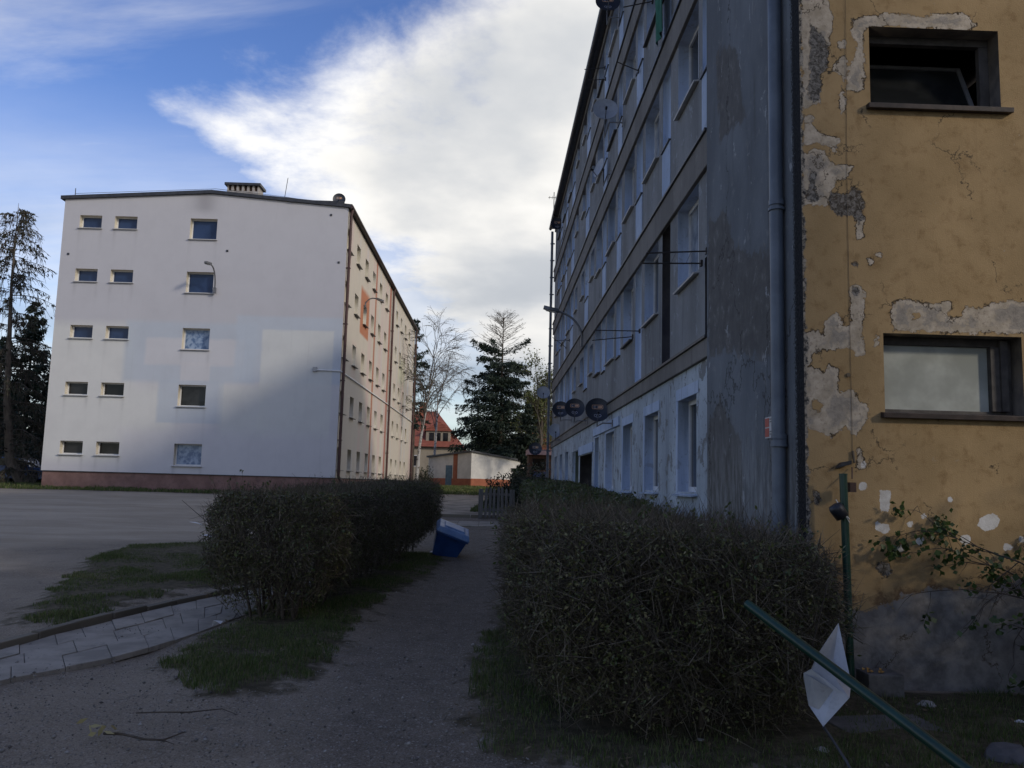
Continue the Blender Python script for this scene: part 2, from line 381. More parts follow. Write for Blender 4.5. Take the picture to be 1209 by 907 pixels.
def dead_leaves():
    N = 2600
    P = np.concatenate([np.column_stack([rng.uniform(-3.2, -1.2, N//2), rng.uniform(7.6, 16, N//2)]), np.column_stack([rng.uniform(-.3, 5.2, N//2), rng.uniform(4.0, 7.1, N//2)])])
    P = P[grass_field(P) > -.12]; N = len(P)
    a = rng.uniform(0, 6.28, N); L = rng.uniform(.012, .030, N); wd = L*rng.uniform(.3, .6, N)
    d = np.column_stack([np.cos(a), np.sin(a), rng.uniform(-.3, .5, N)])*L[:, None]; e = np.column_stack([-np.sin(a), np.cos(a), rng.uniform(-.3, .3, N)])*wd[:, None]
    c = np.column_stack([P, gz_np(P[:, 1])+rng.uniform(.018, .05, N)])
    V = np.stack([c-d, c+e, c+d, c-e], 1).reshape(-1, 3); i = np.arange(N)*4
    lm = island_mat('dead leaves', [(.10,.075,.04),(.16,.12,.065),(.06,.045,.03),(.22,.19,.12),(.09,.06,.035)], .7, .3, .15)
    tag(link('leaf_litter', np_mesh('leaf_litter', V, np.stack([i, i+1, i+2, i+3], 1)), lm), kind='stuff')
dead_leaves()

# ---- paved footpath and kerb at the left
SLAB = pmat('concrete slab', (.20,.178,.145), (.30,.268,.222), 2.2, .85, .4, 90, .004, grime=((.10,.095,.085), .6))
KERBM = island_mat('old kerb stone', [(.09,.08,.062),(.17,.148,.115),(.12,.105,.08),(.23,.20,.155),(.10,.09,.065)], .9, .2, 0)
Lk = [on_g(*p) for p in ((-140,804),(0,767),(115,736),(210,713),(320,691),(400,676))]; Rk = [on_g(*p) for p in ((-140,838),(0,803),(100,784),(191,761),(262,736),(335,708))]
def along(pl, t):
    d = [0]
    for i in range(len(pl)-1): d.append(d[-1]+(pl[i+1]-pl[i]).length)
    q = t*d[-1]
    for i in range(len(pl)-1):
        if q <= d[i+1] or i == len(pl)-2: return pl[i].lerp(pl[i+1], (q-d[i])/(d[i+1]-d[i]))
sl = MB(); NR = 17
for r_ in range(3):
  i0 = -random.random()*.8
  while i0 < NR:
    i = max(i0, 0); i1 = min(i0+random.uniform(.85, 1.5), NR); i0 = i1; cuts = [r_/3, (r_+1)/3]
    if i1-i < .05: continue
    for j in range(1):
        g_ = .0018+.002*random.random(); q = []
        for (ti, tj) in ((i+g_*3, cuts[j]+g_), (i1-g_*3, cuts[j]+g_), (i1-g_*3, cuts[j+1]-g_), (i+g_*3, cuts[j+1]-g_)):
            p = along(Lk, ti/NR).lerp(along(Rk, ti/NR), tj); p.z = gz(p.x, p.y)+.001+random.uniform(-.008, .008); q.append(p-Vector((0, 0, .05)))
        sl.prism(q, (0, 0, .05))
tag(sl.build('path', SLAB, bevel=.006), kind='structure')
kb = MB(); NK = 13
for i in range(NK):
    a, b = along(Lk, (i+.012)/NK), along(Lk, (i+.988)/NK); t = (b-a).normalized(); s_ = Vector((-t.y, t.x, 0)); o_ = s_*random.uniform(-.01, .015)
    h = .055+random.uniform(-.012, .012)
    q = [a+o_+s_*.02, b+o_+s_*.02, b+o_+s_*.12, a+o_+s_*.12]
    for p in q: p.z = gz(p.x, p.y)-.08
    kb.prism(q, (random.uniform(-.008, .008), 0, .08+h))
tag(kb.build('kerb', KERBM, bevel=.012), kind='structure')
# cross path with its kerb at the far end of the walk
cp = MB()
for i in range(9):
    for j in range(3):
        x0, y0 = -3.4+i*.62, 24.3+j*.62
        cp.prism([(x0+.01, y0+.01, gz(0, y0)+.0), (x0+.61, y0+.01, gz(0, y0)), (x0+.61, y0+.61, gz(0, y0+.6)), (x0+.01, y0+.61, gz(0, y0+.6))], (0, 0, .022+random.uniform(-.005, .005)))
tag(cp.build('path', SLAB), kind='structure')
ck = MB(); 
for i in range(6): ck.box(-3.6+i*1.0, -2.62+i*1.0, 27.9, 28.0, gz(0, 28)-.1, gz(0, 28)+.10)
tag(ck.build('kerb', KERBM, bevel=.01), kind='structure')

# ================================================================== WALLS
def brk(lo, hi, pts, cell):
    ks = sorted({round(k, 4) for k in [lo, hi]+[p for p in pts if lo < p < hi]}); o = []
    for a, b in zip(ks[:-1], ks[1:]):
        nn = max(1, int(math.ceil((b-a)/cell))); o += list(np.linspace(a, b, nn+1)[:-1])
    return np.array(o+[ks[-1]])
def wall_mesh(name, org, u, nrm, U, V, openings, cell=.5, top=None, base=None):
    """vertical wall with real openings. openings: (u0,u1,v0,v1,depth,back material index or None).
    materials: 0 wall, 1 reveal. Returns mesh and the (u,v) of its grid vertices."""
    org, u, nrm = map(lambda q: np.array(q, float), (org, u, nrm)); zv = np.array([0, 0, 1.0])
    us = brk(U[0], U[1], [q for o in openings for q in o[:2]], cell); vs = brk(V[0], V[1], [q for o in openings for q in o[2:4]], cell)
    A, B = np.meshgrid(us, vs); uv = np.stack([A.ravel(), B.ravel()], 1)
    vv = uv[:, 1].copy()
    if top is not None:
        e = uv[:, 1] >= V[1]-1e-6; vv[e] = top(uv[e, 0])
    pos = org+uv[:, :1]*u+vv[:, None]*zv
    nu, nv = len(us), len(vs); i = (np.arange(nv-1)[:, None]*nu+np.arange(nu-1)[None]).ravel()
    cu = ((us[:-1]+us[1:])/2)[None].repeat(nv-1, 0).ravel(); cv = ((vs[:-1]+vs[1:])/2)[:, None].repeat(nu-1, 1).ravel()
    keep = np.ones(len(i), bool)
    for o in openings: keep &= ~((cu > o[0]) & (cu < o[1]) & (cv > o[2]) & (cv < o[3]))
    i = i[keep]; Fc = np.stack([i, i+1, i+nu+1, i+nu], 1)
    if np.dot(np.cross(u, zv), nrm) < 0: Fc = Fc[:, ::-1]
    V2 = [pos]; F2 = []; mi = [np.zeros(len(Fc), int)]; b = len(pos)
    for o in openings:
        u0, u1, v0, v1, d = o[:5]; bk = o[5] if len(o) > 5 else None
        f = [org+a*u+c_*zv for a, c_ in ((u0,v0),(u1,v0),(u1,v1),(u0,v1))]; k = [p-nrm*d for p in f]
        V2.append(np.array(f+k)); q = [(b+j, b+(j+1) % 4, b+4+(j+1) % 4, b+4+j) for j in range(4)]
        F2 += q; mi.append(np.full(4, o[6] if len(o) > 6 else 1))
        if bk is not None: F2.append((b+4, b+5, b+6, b+7)); mi.append(np.array([bk]))
        b += 8
    allF = np.concatenate([Fc, np.array(F2, int).reshape(-1, 4)]) if F2 else Fc
    me = np_mesh(name, np.concatenate(V2), allF, midx=np.concatenate(mi))
    bm = bmesh.new(); bm.from_mesh(me)
    bm.faces.ensure_lookup_table()
    for fi in range(len(Fc), len(allF)):                    # reveals look into the opening
        f = bm.faces[fi]
        # orientation is irrelevant to the renderer; keep as built
    bm.to_mesh(me); bm.free()
    return me, uv

WCACHE = {}
def window(parent, pos, rz, w_, h_, style, pane_mat, frame_mat, sill_mat=None, sill_out=.10, sill_w=.06, mull=0, label=None, tilt=0.0, fr=.055, sill_drop=0.03, revealdepth=.16):
    """window part: a frame with its pane and its sill as sub-parts; pos = middle of the lower edge on the recessed plane"""
    key = (round(w_, 2), round(h_, 2), style, frame_mat.name, mull, fr)
    if key not in WCACHE:
        f = MB(); d = .06
        f.box(-w_/2, w_/2, 0, d, 0, fr); f.box(-w_/2, w_/2, 0, d, h_-fr, h_); f.box(-w_/2, -w_/2+fr, 0.002, d, fr, h_-fr); f.box(w_/2-fr, w_/2, .002, d, fr, h_-fr)
        for k in range(mull):
            x = -w_/2+w_*(k+1)/(mull+1); f.box(x-.035, x+.035, .001, d, fr, h_-fr)
        p = MB(); p.box(-w_/2+fr*.6, w_/2-fr*.6, .03, .045, fr*.6, h_-fr*.6)
        s = MB(); s.prism([(-w_/2-sill_w, -revealdepth-sill_out, -sill_drop-.012), (-w_/2-sill_w, .0, -.012), (-w_/2-sill_w, .0, -.03), (-w_/2-sill_w, -revealdepth-sill_out+.006, -sill_drop-.035)], (w_+2*sill_w, 0, 0))
        WCACHE[key] = (f.mesh('window', .004 if style == 'near' else 0), p.mesh('pane'), s.mesh('sill'))
    fm, pm, sm = WCACHE[key]
    o = bpy.data.objects.new('window', fm); COL.objects.link(o)
    if not fm.materials: fm.materials.append(frame_mat)
    org = ORG[parent.name]; o.parent = parent; o.location = Vector(pos)-org; o.rotation_euler = (0, 0, rz)
    if label: o['label'] = label
    pn = bpy.data.objects.new('pane', pm); COL.objects.link(pn); pn.parent = o
    if not pm.materials: pm.materials.append(pane_mat)
    pn.material_slots[0].link = 'OBJECT'; pn.material_slots[0].material = pane_mat
    if tilt: pn.rotation_euler = (tilt, 0, 0)
    if sill_mat:
        sl_ = bpy.data.objects.new('sill', sm); COL.objects.link(sl_); sl_.parent = o
        if not sm.materials: sm.materials.append(sill_mat)
    return o
# ================================================================== LEFT APARTMENT BLOCK
GY0 = 41.0
LB = thing('apartment_block', (-7.42, GY0, 0), 'pale pinkish apartment block with a wide gable end beyond the parking lot', 'building', rz=rad(-.6))
m, n = new_mat('painted render'); v = n.n('ShaderNodeTexCoord').outputs['Object']
c = n.attr('paint', 'Color')
c = n.mix(n.math('MULTIPLY', n.ramp(n.noise(v, .9, 5, .65), .35, .75), .22), c, n.mix(.5, c, (.25,.24,.25)))
c = n.mix(n.math('MULTIPLY', n.ramp(n.noise(n.scale(v, (3.5, 3.5, .22)), 1.0, 7, .65), .55, .85), .18), c, (.27,.255,.255))
c = n.mix(n.math('MULTIPLY', n.ramp(n.noise(v, 2.4, 5, .7, .4), .60, .78), .25), c, (.62,.59,.56))
finish(n, c, .88, n.noise(v, 55, 4, .6), .15, .006, 0, .25); RENDER = m
REVEAL = pmat('cream reveal paint', (.62,.56,.43), (.70,.64,.52), 3, .8)
PLINTH = pmat('red brown plinth render', (.20,.115,.095), (.27,.16,.135), 1.6, .9, .3, 50, grime=((.10,.075,.07), .6))
METAL_DK = pmat('dark sheet metal', (.030,.032,.038), (.05,.052,.058), 5, .5, .1)
WHITEF = pmat('white plastic frame', (.62,.62,.62), (.70,.70,.69), 3, .45, .05)
SILLM = pmat('pale metal sill', (.42,.42,.41), (.52,.51,.49), 5, .5, .1, grime=((.2,.19,.17), .5))
SILLD = pmat('dark metal sill', (.05,.05,.052), (.10,.095,.09), 5, .5, .1)
GL_SKYREFL = glass_mat('window glass', (.016,.034,.085), (.026,.050,.12), .05, 1.0, spec=.35)  # blue of the reflected sky put into the pane colour
GL_CURT = glass_mat('glass before net curtain', (.08,.14,.26), (.26,.34,.47), .10, 4.5, .38, .6, .5)
GL_DARK = glass_mat('dark window glass', (.010,.010,.011), (.03,.03,.032), .06, 1.0, spec=.3)

def rectpx(x0, y0, x1, y1):
    a, b = on_y(x0, y0, GY0), on_y(x1, y1, GY0); return a.x+7.42, b.x+7.42, b.z, a.z
def boxmask(uv, r, soft=.05, wob=.05):
    d = np.minimum.reduce([uv[:, 0]-r[0], r[1]-uv[:, 0], uv[:, 1]-r[2], r[3]-uv[:, 1]])+snoise(uv, 2.2)*wob*.4
    return np.clip(d/soft+.5, 0, 1)[:, None]
MAUVE, CREAM, BLUE, PINK = map(np.array, ((.505,.495,.51), (.65,.645,.60), (.47,.515,.565), (.60,.58,.58)))
def gable_paint(uv):
    c = np.tile(MAUVE, (len(uv), 1)); z = uv[:, 1:2]
    low = np.clip((rectpx(60, 412, 100, 412)[2]-z)/1.6+.5, 0, 1)
    c = c*(1-low)+PINK*low
    for r, col, s in ((rectpx(20, 378, 149, 545), CREAM, .5), (rectpx(149, 455, 200, 545), CREAM, .8), (rectpx(149, 378, 300, 454), BLUE, .25),
                      (rectpx(172, 398, 287, 433), PINK, .10), (rectpx(213, 428, 246, 454), PINK, .08), (rectpx(187, 448, 261, 501), BLUE, .08),
                      (rectpx(280, 372, 420, 455), BLUE*1.04, .15), (rectpx(310, 389, 388, 520), CREAM, .07), (rectpx(261, 455, 312, 520), CREAM*.98, .4),
                      (rectpx(140, 506, 420, 570), PINK*1.03, .6)):
        k = boxmask(uv, r, s)*.78; c = c*(1-k)+col*k
    # soot above the top stair window, pale streaks under sills
    for (x, zt, a) in ((-7.1, 14.9, .45),):
        k = np.exp(-((uv[:, 0]-x)/.55)**2-((uv[:, 1]-zt)/.35)**2)[:, None]*a; c = c*(1-k)+np.array((.16,.15,.16))*k
    for (xa, xb, zs) in [(a, b_, z-h_) for z in (14.26, 11.56, 8.75, 5.97, 3.12) for a, b_, h_ in ((-13.2, -12.12, .62), (-11.48, -10.38, .62), (-7.76, -6.44, 1.03))]:
        for xx in (xa+.02, xb-.02):                             # rain streaks from the sill ends
            k = np.exp(-((uv[:, 0]-xx)/.07)**2)*np.clip((zs-uv[:, 1])/.05, 0, 1)*np.exp(-np.maximum(zs-uv[:, 1], 0)/.55)*(.30+.15*snoise(uv, 3.0)); k = np.clip(k, 0, 1)[:, None]; c = c*(1-k)+np.array((.20,.19,.185))*k
    return c
ROWZ = [14.26, 11.56, 8.75, 5.97, 3.12]; GW = []
for z in ROWZ:
    GW += [(-13.2, -12.12, z-.62, z, .30), (-11.48, -10.38, z-.62, z, .30), (-7.76, -6.44, z-1.03, z, .30)]
def gtop(u): return np.where(u < -6.8, 15.03+(u+14)/7.2*.50, 15.03+(-u)/6.8*.50)
me, uv = wall_mesh('gable_wall', (0, 0, 0), (1, 0, 0), (0, -1, 0), (-14.0, 0.0), (1.68, 14.9), GW, .09, gtop)
set_col(me, 'paint', gable_paint(uv), (.60,.55,.44)); link('gable_wall', me, [RENDER, REVEAL], LB)
FU = [(.15,1.25),(2.95,4.05),(5.80,6.90),(8.65,9.72),(11.55,12.62),(14.35,15.45),(20.2,21.15),(23.0,23.95),(25.95,26.9),(28.75,29.75)]
FZ = [(2.1,3.17),(4.85,5.92),(7.57,8.66),(10.30,11.40),(13.0,14.05)]
FW = [(a, b, c0, c1, .24) for a, b in FU for c0, c1 in FZ]
def facade_paint(uv):
    u, z = uv[:, 0], uv[:, 1]; base = np.array((.54,.485,.40)); c = np.tile(base, (len(uv), 1))
    st = snoise(np.column_stack([u*.9, z*.12]), 1.0)[:, None]; k = np.clip(st, 0, 1)*.75; c = c*(1-k)+np.array((.56,.43,.385))*k
    st = snoise(np.column_stack([u*1.3+40, z*.2]), 1.0)[:, None]; k = np.clip(st, 0, 1)*.5; c = c*(1-k)+np.array((.50,.52,.54))*k
    for (a, b) in FU:                                         # pinkish fields between some windows
        k = boxmask(uv, (a-.15, b+.1, 6.9, 8.9), .2)*.35; c = c*(1-k)+np.array((.60,.46,.40))*k
    k = boxmask(uv, (22.8, 27.2, 9.2, 11.0), .6)*.45; c = c*(1-k)+np.array((.56,.58,.36))*k
    for r, col in (((9.98, 10.5, 1.7, 15), (.36,.12,.06)), ((16.4, 17.2, 1.7, 15), (.33,.10,.06)), ((4.85, 7.85, 9.65, 12.2), (.42,.135,.05))):
        k = boxmask(uv, r, .06, .01)*.9; c = c*(1-k)+np.array(col)*k
    return c
me, uv = wall_mesh('facade_wall', (0, 0, 0), (0, 1, 0), (1, 0, 0), (0.0, 33.8), (1.68, 14.98), FW, .16)
set_col(me, 'paint', facade_paint(uv), (.62,.55,.44)); link('facade_wall', me, [RENDER, REVEAL], LB)
b = MB(); b.add([(-14, 0, 1.68), (-14, 33.8, 1.68), (-14, 33.8, 15.03), (-14, 0, 15.03)], [(0, 1, 2, 3)])
b.add([(-14, 33.8, 1.68), (0, 33.8, 1.68), (0, 33.8, 15.0), (-6.8, 33.8, 15.5), (-14, 33.8, 15.0)], [(0, 1, 2, 3, 4)])
b.build('back_wall', PLINTH if False else pmat('plain pale render', (.42,.40,.40), (.5,.47,.46), 1.0), LB, local=True)
b = MB(); b.box(-13.95, -.05, .05, 33.75, .2, 1.68); b.build('plinth', PLINTH, LB, local=True)
b = MB(); b.box(-14.02, .02, -.012, .06, 1.655, 1.69); b.box(-.06, .012, .06, 33.8, 1.655, 1.69); b.build('drip_edge', METAL_DK, LB, local=True)
b = MB()                                                      # low pitched roof sheet with a dark edge
for (xa, za, xb, zb) in ((-14.18, 15.02, -6.8, 15.54), (-6.8, 15.54, .20, 15.02)):
    b.prism([(xa, -.12, za), (xb, -.12, zb), (xb, -.12, zb+.17), (xa, -.12, za+.17)], (0, 34.05, 0))
b.box(-2.9, -.2, -.125, -.05, 15.22, 15.33)
b.build('roof', METAL_DK, LB, local=True)
b = MB(); b.tube([(.2, -.15, 15.05), (.2, 33.95, 15.05)], .085, 8); b.build('gutter', pmat('brown gutter', (.035,.022,.02), (.06,.035,.03), 3, .5), LB, local=True)
BRP = pmat('brown downpipe', (.055,.025,.022), (.085,.04,.035), 3, .5, .1)
for u in (.12, 17.45, 33.6):
    b = MB(); b.tube([(.2, u, 15.0), (.13, u, 14.7), (.13, u, 2.0), (.13, u, 1.75), (.30, u+.1, 1.45)], .075, 8)
    for z in (3.5, 6.4, 9.2, 12): b.box(.0, .22, u-.09, u+.09, z-.02, z+.02)
    b.build('downpipe', BRP, LB, local=True)
def lbwin(x, y, z, rz, w_, h_, pane, sm_=SILLM, **k):
    o = window(LB, Vector((x, y, z))+Vector((-7.42, GY0, 0)), rz, w_, h_, 'far'+sm_.name, pane, WHITEF, sm_, fr=.05, revealdepth=.27, **k); return o
i = 0
for r, z in enumerate(ROWZ):
    for c_, (a, b_, hh) in enumerate(((-13.2, -12.12, .62), (-11.48, -10.38, .62), (-7.76, -6.44, 1.03))):
        pane = GL_SKYREFL if r < 3 else GL_DARK
        if c_ == 2 and r in (2, 4): pane = GL_CURT
        lbwin((a+b_)/2, .27, z-hh, 0, b_-a, hh, pane)
for k, (a, b_) in enumerate(FU):
    for j, (c0, c1) in enumerate(FZ):
        lbwin(-.21, (a+b_)/2, c0, rad(90), b_-a, c1-c0, GL_CURT if (k*3+j) % 4 == 1 else GL_DARK, sm_=SILLD)
# chimney with a row of flue mouths
ch = MB(); p0, p1 = on_y(269, 236, 44.0), on_y(306, 236, 44.0); cx0, cx1 = p0.x+7.42, p1.x+7.42
zc0, zc1 = p0.z, on_y(288, 219, 44.0).z; zh = zc1-zc0
ch.box(cx0, cx1, 2.6, 3.5, 15.1, zc0+zh*.48)
for k in range(7):
    xx = cx0+(cx1-cx0)*k/6; ch.box(max(cx0, xx-.06), min(cx1, xx+.06), 2.62, 3.48, zc0+zh*.48, zc0+zh*.84)
cho = ch.build('chimney', pmat('weathered chimney render', (.30,.27,.25), (.42,.40,.38), 4, .9), LB, local=True)
ck_ = MB(); ck_.box(cx0+.05, cx1-.05, 2.75, 3.35, zc0+zh*.47, zc0+zh*.83); q = ck_.build('flue', pmat('sooty brick', (.07,.04,.03), (.13,.075,.055), 6, .9), None, local=True); q.parent = cho
cc_ = MB(); cc_.box(cx0-.12, cx1+.12, 2.5, 3.6, zc0+zh*.84, zc1); c2 = cc_.build('chimney_cap', METAL_DK, None, local=True); c2.parent = cho
hb = MB(); hb.box(-10.9, -9.3, 1.5, 2.6, 15.2, 15.62); hb.build('roof_hatch', METAL_DK, LB, local=True)
lw = MB(); lw.tube([(-13.7, .3, 15.0), (-13.7, .3, 15.72)], .02, 5); lw.tube([(-13.7, .3, 15.45), (-6.8, .5, 15.98), (-3.5, .6, 15.72), (-.5, .4, 15.3)], .011, 4)
lw.tube([(-3.4, .6, 15.3), (-3.25, .6, 16.7)], .016, 4); lw.build('lightning_wire', METAL_DK, LB, local=True)
nz_ = MB()                                                   # grey junction box and small vents on the gable
p = on_y(372, 436, GY0); nz_.box(p.x+7.42-.10, p.x+7.42+.10, -.10, 0.0, p.z-.12, p.z+.10)
nz_.build('junction_box', pmat('grey plastic', (.30,.30,.30), (.4,.4,.4), 3, .6), LB, local=True)
for px, py in ((79, 299), (268, 296), (391, 254), (400, 310)):
    p = on_y(px, py, GY0); e = MB(); e.box(p.x+7.42-.05, p.x+7.42+.05, -.03, .0, p.z-.05, p.z+.05); e.build('vent', METAL_DK, LB, local=True)
# white conduit across gable and facade
cab = MB(); p = on_y(374, 437, GY0)
cab.tube([(p.x, GY0-.04, p.z), (-7.40, GY0-.05, p.z-.02), (-7.36, GY0+.05, p.z-.05), (-7.36+.171, GY0+17, p.z-.02), (-7.36+.35, GY0+33.6, p.z-.05)], .035, 6)
tag(cab.build('conduit', WHITEF), 'thin white conduit running across the pale block gable and facade', 'conduit')
def wall_lamp(name, base, mid, tip, label, head=.30, r=.025, yawdir=None):
    t = thing(name, base, label, 'lamp'); b_, m_, t_ = map(Vector, (base, mid, tip))
    a = MB(); pts = [b_]+[b_.lerp(m_, .5)*1]+[m_]; c_ = [((1-s)**2)*b_+2*s*(1-s)*m_+s*s*t_ for s in np.linspace(0, 1, 9)]
    a.tube(c_, r, 7); a.build('arm', pmat('grey steel', (.12,.125,.13), (.17,.17,.175), 4, .5, .1, metal=.3), t)
    pl = MB(); o = (m_-b_).normalized(); pl.box(b_.x-.06, b_.x+.06, b_.y-.06, b_.y+.06, b_.z-.14, b_.z+.14); pl.build('bracket', pmat('grey steel', 0, 0), t)
    d = (t_-m_).normalized(); M = Matrix.Translation(t_) @ d.to_track_quat('X', 'Z').to_matrix().to_4x4()
    h = MB(); h.prism([(-.02, -.09, -.03), (head*.6, -.13, -.05), (head, -.08, -.04), (head, .08, -.04), (head*.6, .13, -.05), (-.02, .09, -.03)], (0, 0, .10), M)
    ho = h.build('lamp_head', pmat('grey steel', 0, 0), t, bevel=.01)
    g = MB(); g.prism([(.06, -.07, -.065), (head*.8, -.07, -.07), (head*.8, .07, -.07), (.06, .07, -.065)], (0, 0, .02), M)
    g.build('lens', pmat('milky lens', (.5,.5,.48), (.55,.55,.53), 3, .3), t)
b0, t0 = on_y(253.5, 343, GY0-.1), on_y(248, 312, GY0-.9)
wall_lamp('wall_lamp', b0, Vector((b0.x+.05, GY0-.2, b0.z+1.15)), t0, 'grey lamp on a curved arm beside the stair window of the pale gable', .45, .035)
b0 = Vector((-7.36, GY0+6.2, 11.45)); wall_lamp('wall_lamp', b0, b0+Vector((.2, 0, .5)), b0+Vector((.65, 0, .36)), 'grey lamp on a long arm above the orange painted square on the pale block', .42, .035)

# ================================================================== RIGHT APARTMENT BLOCK
YW, XS, XW, YE = 7.15, 2.67, 2.725, 38.2
RB = thing('apartment_block', (XS, YW, 0), 'shabby grey apartment block with a peeling yellow end wall beside the path', 'building')
# --- peeling yellow end wall
def zc_(X, Y, x0, y0, s): p = on_y(x0+X/s, y0+Y/s, YW); return (p.x, p.z)
Z1 = lambda L: [zc_(a, b, 900, 0, 3.78) for a, b in L]
Z2 = lambda L: [zc_(a, b, 900, 230, 2.748) for a, b in L]
Z3 = lambda L: [zc_(a, b, 860, 540, 2.473) for a, b in L]
PEEL = [Z1(L) for L in ([(395,85),(440,80),(520,75),(545,55),(600,60),(660,58),(700,75),(760,65),(830,60),(890,62),(920,85),(960,110),(930,135),(700,122),(480,118),(455,140),(452,400),(430,410),(400,405),(375,415),(370,395),(385,330),(400,280),(425,230),(420,180),(400,140)],
 [(170,-60),(280,-60),(300,30),(315,70),(310,130),(300,200),(290,300),(265,340),(265,450),(230,470),(210,490),(175,480)],
 [(190,495),(230,510),(240,530),(210,550),(260,600),(340,620),(350,640),(320,650),(330,690),(310,660),(240,640),(180,640)],
 [(175,690),(240,660),(290,690),(330,730),(400,745),(370,800),(330,815),(310,850),(300,910),(175,910)],
 [(335,190),(375,180),(372,215),(345,215)],[(330,280),(370,240),(385,310),(360,400),(372,500),(350,510),(345,400),(300,320)])] + [Z2(L) for L in ([(133,-10),(215,-10),(215,30),(200,40),(160,25),(133,35)],
 [(300,70),(330,80),(325,140),(310,145),(303,110)],
 [(280,295),(310,290),(340,320),(325,350),(328,410),(335,520),(310,530),(290,500),(250,500),(180,510),(150,560),(125,570),(125,450),(180,440),(200,460),(205,400),(240,380),(255,430),(290,430),(285,350)],
 [(125,560),(210,550),(240,570),(250,640),(290,630),(320,670),(345,690),(340,730),(300,790),(270,750),(220,785),(150,760),(125,740)],
 [(425,340),(490,345),(560,355),(600,340),(620,365),(590,395),(650,400),(660,360),(720,365),(790,345),(960,340),(960,450),(640,448),(420,442),(420,400)],
 [(310,820),(325,825),(330,880),(340,890),(305,890)],[(372,190),(390,195),(380,203)],[(340,210),(355,212),(348,224)],[(360,470),(375,460),(378,490),(365,500)],[(740,880),(765,872),(760,900)])]
ISL = [Z1([(265,330),(320,320),(350,350),(355,400),(340,470),(310,480),(270,455),(262,400)]), Z2([(160,520),(200,505),(222,540),(205,575),(165,560)]), Z2([(488,385),(515,385),(515,400),(490,405)]), Z2([(160,655),(195,680),(190,705),(165,690)])]
ROUGH = [Z1(L) for L in ([(215,110),(260,140),(300,210),(290,300),(262,330),(260,445),(225,465),(208,420)],[(370,860),(410,820),(440,850),(455,910),(290,910),(300,870),(330,880)],[(215,760),(235,770),(240,850),(250,900),(210,900),(205,830)])]+[Z2(L) for L in ([(220,-10),(320,-10),(330,40),(310,50),(325,80),(310,100),(300,70),(240,65),(215,30)],[(288,297),(310,300),(312,320),(295,330)],[(293,222),(312,224),(310,240),(294,238)],[(133,-10),(180,-10),(170,20),(145,15)])]+[Z3([(248,100),(268,103),(268,140),(250,138)]), Z3([(425,315),(460,300),(480,330),(465,355),(440,345)])]
def circ(x, y, r): return [(x+r*math.cos(t)*random.uniform(.8, 1.15), y+r*math.sin(t)*random.uniform(.8, 1.15)) for t in np.linspace(0, 6.28, 9)[:-1]]
SPOT = [Z3(L) for L in ([(440,95),(475,95),(475,120),(468,160),(445,160)],[(430,190),(470,195),(472,215),(450,225),(430,210)],circ(568,172,10),circ(558,243,13),circ(526,292,8),circ(530,195,10),[(740,175),(775,160),(793,180),(785,205),(750,215),(725,200)],circ(648,122,8),circ(503,267,11),circ(690,240,17),circ(815,262,14),circ(855,240,12),circ(395,85,14),circ(395,20,10))]
HOLES = [Z2(circ(x, y, 3.2)) for x, y in ((483,50),(515,54),(551,59),(481,91),(519,93),(553,97),(812,60),(305,50),(330,50),(355,52),(332,84),(355,86),(318,68),(796,310),(570,242))]
def maxsdf(P, polys):
    o = np.full(len(P), -2.0)
    for q in polys: o = np.maximum(o, sdf_poly(P, q))
    return o
W1 = (3.305, 4.49, 5.045, 5.80); W2 = (3.365, 4.58, 2.285, 2.985)
OY = [(*W1, .30), (*W2, .26)]
me, uv = wall_mesh('end_wall', (0, YW, 0), (1, 0, 0), (0, -1, 0), (XS, 5.25), (-.2, 6.9), OY, .022)
P3 = np.column_stack([uv[:, 0]-XS, np.zeros(len(uv)), uv[:, 1]])
pe = np.minimum(maxsdf(uv, PEEL), -maxsdf(uv, ISL))
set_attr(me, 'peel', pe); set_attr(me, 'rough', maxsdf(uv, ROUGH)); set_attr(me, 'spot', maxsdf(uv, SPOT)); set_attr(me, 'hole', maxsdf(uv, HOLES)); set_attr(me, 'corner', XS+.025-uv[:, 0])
pl = np.array([(0, .66), (3.15, .66), (3.4, .70), (3.6, .80), (3.9, .82), (4.2, .84), (4.9, 1.12), (6, 1.3), (20, 1.3)])
set_attr(me, 'base', np.interp(uv[:, 0], pl[:, 0], pl[:, 1])-uv[:, 1])
me.vertices.foreach_get('co', (co := np.zeros(len(me.vertices)*3, np.float32))); co = co.reshape(-1, 3)-np.array((XS, YW, 0), np.float32); me.vertices.foreach_set('co', co.ravel()); me.update()
m, n = new_mat('peeling yellow render'); v = n.n('ShaderNodeTexCoord').outputs['Object']
fine = n.noise(v, 26, 5, .7, .3); med = n.noise(v, 7, 5, .65, .2); bigv = n.noise(v, 1.7, 4, .6)
yel = n.mix(n.ramp(bigv, .3, .7), (.270,.187,.092), (.355,.248,.127))
yel = n.mix(n.math('MULTIPLY', n.ramp(med, .48, .72), .75), yel, (.19,.117,.052))
yel = n.mix(n.math('MULTIPLY', n.ramp(n.noise(n.scale(v, (9, 9, .5)), 1, 6, .6), .55, .8), .4), yel, (.16,.105,.05))
yel = n.mix(n.math('MULTIPLY', n.ramp(n.noise(v, 95, 4, .6), .35, .7), .30), yel, (.37,.25,.12))
crm = n.mix(n.ramp(med, .3, .7), (.31,.26,.19), (.48,.41,.32)); crm = n.mix(n.math('MULTIPLY', n.ramp(fine, .5, .7), .7), crm, (.17,.135,.10))
jag = n.math('ADD', n.math('MULTIPLY', n.math('SUBTRACT', fine, .5), .085), n.math('MULTIPLY', n.math('SUBTRACT', med, .5), .13))
pk = n.math('ADD', n.attr('peel'), jag); pm_ = n.ramp(pk, -.004, .004)
